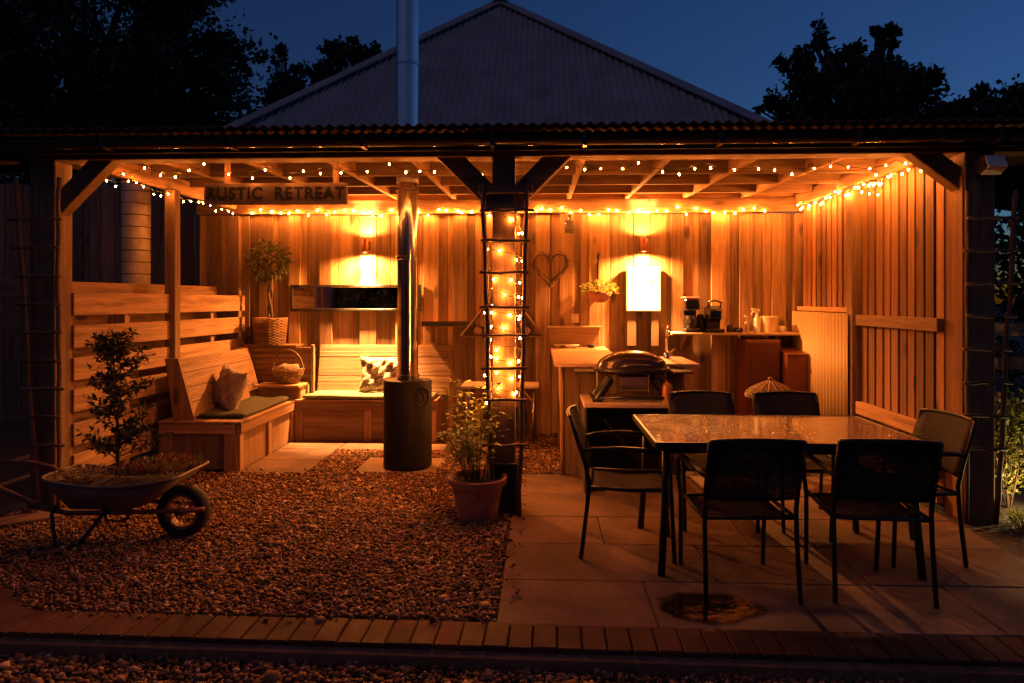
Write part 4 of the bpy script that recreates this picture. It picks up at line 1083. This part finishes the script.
m.box(tx0, tx0 + .019, ty0 + .02, ty1 - .02, tz - .035, tz + .003); m.box(tx1 - .019, tx1, ty0 + .02, ty1 - .02, tz - .035, tz + .003)
obj('frame', m, M['black_metal'], dt, bevel=.004)
for x, y in ((.69, 3.87), (2.02, 3.87), (.69, 4.60), (2.02, 4.60)):
    sx = -1 if x < 1.3 else 1; sy = -1 if y < 4.2 else 1
    obj('leg', MB().tube([(x, y, tz - .036), (x + sx * .005, y + sy * .005, .4), (x + sx * .03, y + sy * .03, 0)], .021, 10), M['black_metal'], dt, smooth='all')
obj('apron', MB().tube([(.69, 3.87, .67), (2.02, 3.87, .67)], .012, 8), M['black_metal'], dt, smooth='all')
obj('apron', MB().tube([(.69, 4.60, .67), (2.02, 4.60, .67)], .012, 8), M['black_metal'], dt, smooth='all')

def make_chair():
    t = thing('garden_chair', 'x', 'chair', (0, 0, 0), 'black mesh chairs around the patio table')
    # local: faces +y, back at -y
    w = .228; sz = .41
    # seat sheet
    m = MB(); n = 12; V = []
    for j in range(n + 1):
        v = j / n; yy = -.21 + .45 * v; zz = sz - .018 * math.sin(PI * v) + (-.02 * max(0, v - .85) / .15)
        for i in range(9):
            u = i / 8 * 2 - 1; V.append((u * (w - .012), yy, zz - .012 * (1 - u * u)))
    F = [(j * 9 + i, j * 9 + i + 1, (j + 1) * 9 + i + 1, (j + 1) * 9 + i) for j in range(n) for i in range(8)]
    m.add(V, F); o = obj('seat', m, M['chair_mesh'], t, smooth='all'); o.modifiers.new('t', 'SOLIDIFY').thickness = .004
    # back sheet
    m = MB(); V = []
    for j in range(n + 1):
        v = j / n; zz = .50 + .31 * v; yy = -.225 - .075 * v - .03 * v * v
        for i in range(9):
            u = i / 8 * 2 - 1; V.append((u * (w - .006 + .008 * v), yy - .028 * (1 - u * u), zz + (.012 * (1 - u * u) if j == n else 0)))
    m.add(V, F); o = obj('backrest', m, M['chair_mesh'], t, smooth='all'); o.modifiers.new('t', 'SOLIDIFY').thickness = .005
    top = MB().tube([((i / 8 * 2 - 1) * (w + .0), -.33 - .028 * (1 - (i / 8 * 2 - 1) ** 2), .81 + .012 * (1 - (i / 8 * 2 - 1) ** 2)) for i in range(9)], .011, 8)
    obj('back_rail', top, M['black_metal'], t, smooth='all')
    for sx in (-1, 1):
        X = sx * w
        obj('leg', MB().tube([(X, -.33, .81), (X, -.30, .71), (X, -.25, .56), (X, -.225, .45), (X, -.235, .3), (X * 1.02, -.27, 0)], .0125, 8), M['black_metal'], t, smooth='all')
        obj('leg', MB().tube([(X * 1.12, .20, .62), (X * 1.12, .225, .60), (X * 1.1, .235, .5), (X * 1.04, .24, .4), (X * 1.02, .26, 0)], .0125, 8), M['black_metal'], t, smooth='all')
        obj('armrest', MB().tube([(X * 1.0, -.262, .62), (X * 1.07, -.2, .635), (X * 1.12, -.05, .645), (X * 1.12, .1, .64), (X * 1.12, .20, .62)], [.011, .013, .015, .015, .012], 8), M['black_metal'], t, smooth='all')
        obj('side_rail', MB().tube([(X, -.225, sz), (X, 0, sz - .004), (X, .24, sz)], .011, 8), M['black_metal'], t, smooth='all')
    obj('seat_rail', MB().tube([(-w, .24, sz - .015), (w, .24, sz - .015)], .011, 8), M['black_metal'], t, smooth='all')
    obj('seat_rail', MB().tube([(-w, -.225, sz), (w, -.225, sz)], .011, 8), M['black_metal'], t, smooth='all')
    return t
ch = make_chair()
CH = [((1.04, 3.76), 2, 'black mesh chair at the near side of table, behind the puddle'),
      ((1.72, 3.77), -6, 'black mesh chair at the near side of table, nearest the right ladder'),
      ((.53, 4.27), -96, 'black mesh chair at the left end of table beside the counter'),
      ((1.17, 4.83), 180, 'black mesh chair at the far side of table in front of the grill end'),
      ((1.79, 4.84), 182, 'black mesh chair at the far side of table before the domed food cover'),
      ((2.09, 4.22), 97, 'black mesh chair at the right end of table by the board wall')]
for i, ((x, y), rz, lab) in enumerate(CH):
    if i == 0: ch.location = (x, y, .004); ch.rotation_euler = (0, 0, math.radians(rz)); ch['label'] = lab
    else: dup(ch, (x, y, .004), math.radians(rz), label=lab)

# ------------------------------------------------------------------ potted plant
pp = thing('potted_plant', 'leafy green plant in terracotta pot beside the middle post', 'potted plant', (-.43, 4.80, 0))
cx, cy = -.43, 4.80
obj('pot', MB().lathe([(.125, .005), (.135, .01), (.175, .235), (.2, .24), (.205, .285), (.19, .29), (.175, .25)], (cx, cy, 0), 36, cap=False), M['terracotta'], pp, smooth=True)
obj('soil', MB().lathe([(.0, .262), (.178, .255)], (cx, cy, 0), 24, cap=False), M['soil'], pp)
stm = MB(); lf = MB()
for i in range(15):
    a = random.uniform(0, 2 * PI); r = random.uniform(.02, .10); top = random.uniform(.42, .78) if i > 3 else random.uniform(.85, .97)
    sp_ = random.uniform(.08, .19) if i > 3 else .06
    p0 = Vector((cx + r * math.cos(a), cy + r * math.sin(a), .25)); p1 = Vector((cx + (r + sp_) * math.cos(a) - (.05 if i <= 3 else 0), cy + (r + sp_) * math.sin(a) * .8, top))
    path = [p0.lerp(p1, t) + Vector((0, 0, .05 * math.sin(PI * t))) for t in (0, .25, .5, .75, 1)]
    stm.tube(path, [.006, .005, .004, .003, .002], 5)
    nl = 40 if i > 3 else 46
    for k_ in range(nl):
        t = random.uniform(.25, 1.02); q = p0.lerp(p1, t) + Vector((0, 0, .05 * math.sin(PI * min(t, 1))))
        b = random.uniform(0, 2 * PI); d = Vector((math.cos(b), math.sin(b), random.uniform(-.2, .7)))
        q2 = q + d * random.uniform(.01, .07); lf.leaf(q2, d, Vector((0, 0, 1)) + rnd_unit() * .6, random.uniform(.035, .07), random.uniform(.018, .034))
obj('stems', stm, M['plant_leaf'], pp); obj('leaves', lf, M['plant_leaf2'], pp)

# ------------------------------------------------------------------ wheelbarrow
wb = thing('wheelbarrow', 'old metal wheelbarrow with a pneumatic front wheel used as planter', 'wheelbarrow', (-2.6, 4.36, 0))
Yc = 4.36
# tray: bottom rect and rim
def ringpts(x0, x1, hw0, hw1, z0, z1, n=9, zl=0):
    """rounded rectangle loop; hw0 at x0 end, hw1 at x1 end"""
    pts = []
    cr_ = .09
    corners = [(x0, -hw0, PI, 1.5 * PI), (x1, -hw1, 1.5 * PI, 2 * PI), (x1, hw1, 0, .5 * PI), (x0, hw0, .5 * PI, PI)]
    for (x, y, a0, a1) in corners:
        ox = x + (cr_ if x == x0 else -cr_); oy = y + (cr_ if y < 0 else -cr_)
        for i in range(n):
            a = a0 + (a1 - a0) * i / (n - 1); px_ = ox + cr_ * math.cos(a); u = (px_ - x0) / (x1 - x0)
            z = z0 + (z1 - z0) * u - zl * math.sin(PI * min(max(u, 0), 1)) ** 1
            pts.append(Vector((px_, Yc + oy + cr_ * math.sin(a), z)))
    # midpoints along the long sides keep the dip smooth
    out = []
    for a, b in zip(pts, pts[1:] + pts[:1]):
        out.append(a)
        if (a - b).length > .3:
            for k_ in (1, 2, 3, 4, 5, 6, 7):
                q = a.lerp(b, k_ / 8); u = (q.x - x0) / (x1 - x0)
                if abs(a.x - b.x) > .2: q.z = z0 + (z1 - z0) * u - zl * math.sin(PI * u)
                out.append(q)
            
    return out
rim = ringpts(-3.08, -2.19, .21, .25, .405, .425, zl=.05)
bot = ringpts(-2.96, -2.48, .14, .15, .205, .215)
# resample so both loops have equal counts
def resample(lp, n):
    L = [0]
    for a, b in zip(lp, lp[1:] + lp[:1]): L.append(L[-1] + (b - a).length)
    out = []; ext = lp + [lp[0]]
    for i in range(n):
        d = L[-1] * i / n; k_ = max(j for j in range(len(lp)) if L[j] <= d + 1e-9)
        out.append(ext[k_].lerp(ext[k_ + 1], (d - L[k_]) / max(L[k_ + 1] - L[k_], 1e-9)))
    return out
n = 72
R_, B_ = resample(rim, n), resample(bot, n)
mid = [a.lerp(b, .5) + Vector((0, 0, -.01)) for a, b in zip(R_, B_)]
m = MB(); m.add(R_ + mid + B_, [(i, (i + 1) % n, n + (i + 1) % n, n + i) for i in range(n)] + [(n + i, n + (i + 1) % n, 2 * n + (i + 1) % n, 2 * n + i) for i in range(n)] + [tuple(2 * n + i for i in range(n))])
o = obj('tray', m, M['barrow'], wb, smooth='all'); o.modifiers.new('t', 'SOLIDIFY').thickness = .003
obj('tray_rim', MB().tube(R_ + [R_[0]], .009, 7, caps=False), M['barrow'], wb, smooth='all')
so = [a.lerp(b, .3) + Vector((0, 0, .01)) for a, b in zip(R_, B_)]
m = MB(); cc = sum(so, Vector()) / n + Vector((0, 0, .02)); m.add(so + [cc], [(i, (i + 1) % n, n) for i in range(n)]); obj('soil', m, M['soil'], wb, smooth='all')
for sy in (-1, 1):
    hy = Yc + sy * .20
    obj('handle', MB().tube([(-3.95, Yc + sy * .27, .40), (-3.45, Yc + sy * .26, .395), (-3.30, Yc + sy * .25, .37), (-3.02, hy, .225), (-2.9, Yc + sy * .17, .19), (-2.4, Yc + sy * .10, .185), (-2.1, Yc + sy * .06, .19)], .016, 8), M['rust'], wb, smooth='all')
    ly = Yc + sy * .23
    obj('leg', MB().tube([(-2.97, Yc + sy * .18, .235), (-2.96, ly, .2), (-2.92, ly + sy * .02, .02), (-2.84, ly + sy * .02, .005), (-2.78, ly + sy * .02, .03), (-2.66, Yc + sy * .15, .215)], .012, 8), M['black_metal'], wb, smooth='all')
wx, wz = -2.26, .165
def wheel_lathe(prof, nn=36):
    m = MB(); vs = []
    for r, yy in prof:
        for k_ in range(nn):
            a = 2 * PI * k_ / nn; vs.append((wx + r * math.cos(a), Yc + yy, wz + r * math.sin(a)))
    m.add(vs, [(i * nn + k_, i * nn + (k_ + 1) % nn, ((i + 1) % len(prof)) * nn + (k_ + 1) % nn, ((i + 1) % len(prof)) * nn + k_) for i in range(len(prof)) for k_ in range(nn)])
    return m
ty = obj('wheel', wheel_lathe([(.108, -.04), (.137, -.05), (.16, -.034), (.165, 0), (.16, .034), (.137, .05), (.108, .04)]), M['rubber'], wb, smooth='all')
obj('rim', wheel_lathe([(.112, -.043), (.10, -.047), (.094, -.03), (.094, .03), (.10, .047), (.112, .043)]), M['redmetal'], ty, smooth='all')
m = MB()
m.tube([(wx, Yc - .05, wz), (wx, Yc + .05, wz)], .02, 12)
for k_ in range(14):
    a = 2 * PI * k_ / 14
    for sy in (-1, 1): m.tube([(wx + .02 * math.cos(a), Yc + sy * .04, wz + .02 * math.sin(a)), (wx + .104 * math.cos(a + .1), Yc + sy * .03, wz + .104 * math.sin(a + .1))], .003, 5)
obj('spokes', m, M['redmetal'], ty)
obj('axle', MB().tube([(wx, Yc - .09, wz), (wx, Yc + .09, wz)], .012, 8), M['black_metal'], wb)
# plants in the barrow
sa = thing('young_conifer', 'dark feathery young conifer growing in the wheelbarrow', 'young tree', (-2.72, 4.38, .40))
m = MB(); lf = MB()
base = Vector((-2.70, 4.38, .38)); top = Vector((-2.74, 4.38, 1.28))
m.tube([base, base.lerp(top, .4) + Vector((.01, 0, 0)), top], [.014, .009, .003], 6)
for i in range(84):
    t = random.uniform(.10, .98); q = base.lerp(top, t); a = random.uniform(0, 2 * PI); L_ = random.uniform(.10, .29) * (1 - max(0, t - .6) * 1.5)
    d = Vector((math.cos(a), math.sin(a) * .8, random.uniform(.1, 1.0))).normalized(); e = q + d * L_
    m.tube([q, q.lerp(e, .6), e], [.004, .003, .0015], 4)
    for k_ in range(26):
        u = random.uniform(.2, 1.15); s_ = q.lerp(e, u); dd = (d * .7 + rnd_unit()).normalized(); lf.leaf(s_, dd, rnd_unit(), random.uniform(.03, .06), random.uniform(.010, .018))
obj('trunk', m, M['bark'], sa); obj('crown', lf, M['conifer_leaf'], sa)
rf = thing('heather', 'low red flowering heather at the front of the wheelbarrow', 'flowering plant', (-2.4, 4.38, .40))
lf = MB(); gf = MB()
for i in range(1100):
    u = random.uniform(-2.66, -2.22); v = Yc + random.uniform(-.19, .19); h = random.uniform(.03, .13) * (1 - abs(u + 2.38) * 1.6)
    (lf if random.random() < .55 else gf).leaf((u, v, .385 + h * .8), Vector((random.uniform(-.5, .5), random.uniform(-.5, .5), 1)), rnd_unit(), random.uniform(.02, .045), .009)
obj('blooms', lf, M['red_leaf'], rf); obj('leaves', gf, M['plant_leaf'], rf)
dg = thing('trailing_plant', 'dry pale trailing plant at the handle end of the wheelbarrow', 'plant', (-2.95, 4.38, .40))
lf = MB()
for i in range(420):
    a = random.uniform(0, 2 * PI); r = random.uniform(0, .14); q = Vector((-2.92 + r * math.cos(a), Yc + r * math.sin(a), 0.35 + random.uniform(0, .07)))
    lf.leaf(q, Vector((math.cos(a) * .8, math.sin(a), random.uniform(.1, .9))), rnd_unit(), random.uniform(.02, .05), .01)
obj('leaves', lf, M['dry_leaf'], dg)

# ------------------------------------------------------------------ right-hand garden edge
rfce = thing('rail_fence', 'dim horizontal rail fence at the right edge beyond the corner post', 'fence', (4.3, 6.0, 0))
for z in (.62, .92, 1.20): obj('board', MB().box(3.55, 6.5, 6.0, 6.03, z, z + .11), M['larch_x'], rfce, bevel=.004)
obj('board', MB().bar((3.6, 6.04, 1.22), (4.4, 6.04, .80), .025, .1), M['grey_x'], rfce, bevel=.004)
for x in (3.62, 5.0, 6.4): obj('fence_post', MB().box(x, x + .09, 6.06, 6.15, -.07, 1.4), M['grey_z'], rfce, bevel=.004)
def bushy(name, label, cat, c, h, w, n, mat, L0=.03, seed=0, group=None, stems=9):
    r = random.Random(seed); t = thing(name, label, cat, c, group); c = Vector(c); st_ = MB(); lf = MB()
    for i in range(stems):
        a = r.uniform(0, 2 * PI); sp_ = r.uniform(.1, 1) * w; e = c + Vector((sp_ * math.cos(a), sp_ * math.sin(a), h * r.uniform(.6, 1)))
        path = [c.lerp(e, u) + Vector((0, 0, .1 * h * math.sin(PI * u))) for u in (0, .35, .7, 1)]
        st_.tube(path, [.007, .005, .004, .002], 5)
        for k_ in range(n // stems):
            u = r.uniform(.15, 1.0); q = c.lerp(e, u) + Vector((0, 0, .1 * h * math.sin(PI * u))); d = ((e - c).normalized() + Vector((r.gauss(0, .8), r.gauss(0, .8), r.gauss(0, .5)))).normalized()
            q = q + d * r.uniform(0, .05); lf.leaf(q, d, Vector((r.gauss(0, 1), r.gauss(0, 1), 1)), r.uniform(.7, 1.4) * L0, r.uniform(.25, .45) * L0)
    obj('stems', st_, M['bark'], t); obj('leaves', lf, mat, t); return t
bushy('shrub', 'feathery golden shrub lit from below outside the right post', 'shrub', (3.42, 5.25, -.06), .85, .26, 1500, M['gold_leaf'], .05, 1, stems=16)
bushy('shrub', 'taller dim shrub leaning at the right edge behind the glowing lamp', 'shrub', (3.85, 5.5, -.06), .95, .3, 1200, M['plant_leaf'], .05, 2, stems=14)
bushy('border_plant', 'low pale flowering plant at the foot of the right post', 'plant', (3.22, 4.80, -.06), .13, .2, 500, M['plant_leaf2'], .03, 3, stems=14)
gp = thing('plant_pot', 'dark round planter at the right edge by the lit shrub', 'planter', (3.52, 4.72, -.06))
obj('pot', MB().lathe([(.14, -.06), (.15, -.055), (.185, .20), (.2, .205), (.2, .24), (.185, .24), (.17, .18), (0, .175)], (3.52, 4.72, 0), 32, cap=False), M['terracotta'], gp, smooth=True)
gl_ = thing('ground_lamp', 'small spike spotlight glowing among the right hand shrubs', 'garden light', (3.52, 5.02, -.05))
obj('head', MB().lathe([(.03, .04), (.038, .06), (.04, .11)], (3.52, 5.02, 0), 16, cap=False), M['black_metal'], gl_, smooth=True)
obj('spike', MB().tube([(3.52, 5.02, .05), (3.52, 5.02, -.065)], .006, 6), M['black_metal'], gl_)
obj('lens', MB().lathe([(.0, .085), (.037, .086)], (3.52, 5.02, 0), 16, cap=False), M['lens'], gl_)
Lp = bpy.data.lights.new('lamp_light', 'POINT'); Lp.energy = 18; Lp.color = (1, .6, .22); Lp.shadow_soft_size = .02
o = bpy.data.objects.new('lamp_light', Lp); COL.objects.link(o); o.parent = gl_; o.location = Vector((3.52, 5.02, .15)) - OFF[gl_]
bushy('hanging_plant', 'dark trailing plant hung beside the left corner post under the gutter', 'hanging plant', (-3.72, 4.97, 2.38), .14, .1, 260, M['conifer_leaf'], .05, 8, stems=8)

# ------------------------------------------------------------------ trees
def tree(name, label, base, crowns, n, leaf, seed, mat, trunk_r=.2, group='trees behind the shelter'):
    """crowns: list of (centre, radii)"""
    r = np.random.default_rng(seed); t = thing(name, label, 'tree', base, group); base = Vector(base)
    tk = MB(); P = []; rr2 = random.Random(seed)
    vols = [c[1][0] * c[1][1] * c[1][2] for c in crowns]; tot = sum(vols)
    c0 = Vector(crowns[0][0]); tk.tube([base, base.lerp(c0, .5) + Vector((.1, 0, 0)), c0], [trunk_r, trunk_r * .8, trunk_r * .4], 10)
    for (c, rad), vv in zip(crowns, vols):
        c = np.array(c, float); rad = np.array(rad, float); k = max(10, int(120 * vv / tot))
        u = r.normal(size=(k, 3)); u /= np.linalg.norm(u, axis=1)[:, None]; cl = c + u * rad * (r.uniform(.35, 1.0, (k, 1)) ** .5)
        for q in cl[:: max(1, k // 14)]:
            tk.tube([base.lerp(c0, .7), (base.lerp(c0, .7) + Vector(q)) / 2 + Vector((0, 0, .2)), Vector(q)], [trunk_r * .3, trunk_r * .15, .02], 5)
        m_ = int(n * vv / tot); idx = r.integers(0, k, m_); sp_ = r.uniform(.12, .30, (k, 1)) * rad.mean()
        P.append(cl[idx] + r.normal(size=(m_, 3)) * sp_[idx] * .5)
    obj('trunk', tk, M['bark'], t, smooth='all')
    P = np.concatenate(P); m_ = len(P)
    d = r.normal(size=(m_, 3)); d /= np.linalg.norm(d, axis=1)[:, None]; e = np.cross(d, r.normal(size=(m_, 3))); e /= np.linalg.norm(e, axis=1)[:, None]
    L_ = leaf * r.uniform(.6, 1.3, (m_, 1))
    V = np.stack([P, P + d * L_ * .5 + e * L_ * .3, P + d * L_, P + d * L_ * .5 - e * L_ * .3], 1)
    F = np.arange(m_ * 4).reshape(-1, 4)
    npmesh('crown', V.reshape(-1, 3), F, mat, t)
    return t
tree('broadleaf_tree', 'huge dark broadleaf tree filling the sky at upper left', (-8.5, 13, -.07), [((-8.9, 13, 6.6), (3.2, 2.2, 3.6)), ((-7.0, 12.6, 5.6), (1.5, 1.3, 1.5)), ((-6.9, 13.2, 7.6), (1.0, 1.0, 1.2)), ((-11.5, 13, 5.5), (2.5, 2, 3)), ((-6.6, 13, 4.2), (1.3, 1.2, 1.0)), ((-9, 12.5, 3.6), (2.6, 1.2, 1.4)), ((-5.9, 13, 6.0), (.7, .7, .5)), ((-5.6, 13, 4.6), (.7, .6, .45)), ((-6.1, 13, 8.2), (.5, .6, .6)), ((-5.7, 13, 5.3), (.45, .4, .3))], 75000, .13, 21, M['tree_leaf'], .35)
tree('small_tree', 'small spiky dark tree just left of the pyramid roof', (-5.6, 17.5, -.07), [((-6.45, 17.5, 6.3), (.5, .5, 1.0)), ((-6.6, 17.5, 7.55), (.2, .2, .5)), ((-6.2, 17.5, 7.1), (.25, .2, .4))], 5000, .12, 22, M['tree_leaf'], .1)
tree('small_tree', 'rounded dark tree peeping over left slope of pyramid roof', (-4.8, 18.5, -.07), [((-5.1, 18.5, 7.5), (.8, .8, .95)), ((-4.55, 18.5, 7.7), (.5, .6, .6)), ((-5.9, 18.5, 7), (.6, .8, .8)), ((-5.2, 18.5, 8.3), (.4, .4, .35)), ((-4.3, 18.5, 7.1), (.6, .5, .5))], 12000, .13, 23, M['tree_leaf'], .14)
tree('broadleaf_tree', 'large dark round tree rising behind the right half of the roof', (8.3, 15, -.07), [((6.3, 15, 5.3), (1.15, 1.2, 1.3)), ((7.2, 15, 5.3), (1.0, 1.2, 1.2)), ((5.6, 15, 4.6), (1.1, 1.0, .6)), ((5.35, 15, 6.3), (.4, .4, .45)), ((5.75, 15, 6.9), (.25, .3, .45)), ((7.9, 15, 6.1), (.5, .5, .35)), ((6.5, 15, 6.7), (.35, .4, .3)), ((7.15, 15, 6.85), (.35, .4, .4)), ((4.95, 15, 5.6), (.35, .4, .25)), ((8.1, 15, 5.1), (.5, .5, .5)), ((5, 15, 4.9), (.35, .4, .3))], 42000, .14, 24, M['tree_leaf'], .3)
tree('broadleaf_tree', 'lower dark tree at the right edge of the skyline', (12.4, 16, -.07), [((10.2, 16, 5.0), (1.3, 1.4, 1.1)), ((8.8, 16, 4.5), (1.0, 1.2, .9)), ((11.9, 16, 5.2), (1.6, 1.2, 1.5)), ((10.4, 16, 6.0), (.8, .7, .5)), ((9.3, 16, 5.4), (.5, .5, .4)), ((9.4, 16, 5.3), (.9, .8, 1.0)), ((8.2, 16, 4.6), (.8, .8, .7)), ((5.2, 16, 4.6), (.9, .6, .35)), ((4.3, 16, 4.3), (.5, .6, .3))], 32000, .14, 25, M['tree_leaf'], .22)
tree('hedge_shrub', 'dark evergreen bush beyond the rail fence at the right', (5.6, 8.5, -.07), [((5.9, 8.5, 1.3), (1.5, .8, 1.5)), ((7.4, 8.8, 1.5), (1.4, .9, 1.6))], 12000, .1, 26, M['tree_leaf'], .08)

hw = thing('house_wall', 'pinkish house wall across the garden seen in the mirror', 'wall', (-8, -3, 0))
obj('wall', MB().box(-10, -5.65, -3.3, -3.0, -.07, 4.5), plain('pink_render', (.55, .34, .3), .9, nscale=3, namt=.15), hw)
tree('garden_hedge', 'dark hedge across the garden seen in the mirror', (-1, -3, -.07), [((-4.4, -3, 1.4), (1.3, .5, 1.6)), ((-2, -3.2, 1.4), (1.8, .6, 1.7)), ((1.5, -3.2, 1.4), (2.4, .6, 1.8)), ((5, -3.2, 1.4), (2, .6, 1.7))], 16000, .14, 31, M['gold_leaf'], .1, None)
# ------------------------------------------------------------------ world and light
w = bpy.data.worlds.new('World'); scene.world = w; w.use_nodes = True; nt = w.node_tree; nt.nodes.clear()
out = nt.nodes.new('ShaderNodeOutputWorld'); bg = nt.nodes.new('ShaderNodeBackground'); sky = nt.nodes.new('ShaderNodeTexSky')
sky.sky_type = 'NISHITA'; sky.sun_disc = False; sky.sun_elevation = math.radians(-2.0); sky.sun_rotation = math.radians(60); sky.altitude = 100; sky.air_density = 1.0; sky.dust_density = .4; sky.ozone_density = 3
mx = nt.nodes.new('ShaderNodeMix'); mx.data_type = 'RGBA'; mx.blend_type = 'MULTIPLY'; mx.inputs[0].default_value = 1; mx.inputs[7].default_value = (.46, .82, 1.0, 1)
nt.links.new(sky.outputs[0], mx.inputs[6]); nt.links.new(mx.outputs[2], bg.inputs[0]); nt.links.new(bg.outputs[0], out.inputs[0]); bg.inputs[1].default_value = .6
sl_ = bpy.data.lights.new('warm_fill', 'SUN'); sl_.energy = .085; sl_.angle = math.radians(25); sl_.color = (1, .55, .36)  # added warm fill from behind the camera; the sky's sun is already down
so_ = bpy.data.objects.new('warm_fill', sl_); COL.objects.link(so_); so_.rotation_euler = (math.radians(40), 0, math.radians(-40))

scene.view_settings.view_transform = 'Standard'; scene.view_settings.look = 'None'; scene.view_settings.exposure = 0
scene.render.engine = 'CYCLES'
cy_ = scene.cycles; cy_.use_denoising = True; cy_.max_bounces = 8; cy_.diffuse_bounces = 4; cy_.glossy_bounces = 4; cy_.transparent_max_bounces = 12
cy_.sample_clamp_indirect = 3.0; cy_.sample_clamp_direct = 0; cy_.caustics_reflective = False; cy_.caustics_refractive = False; cy_.use_light_tree = True
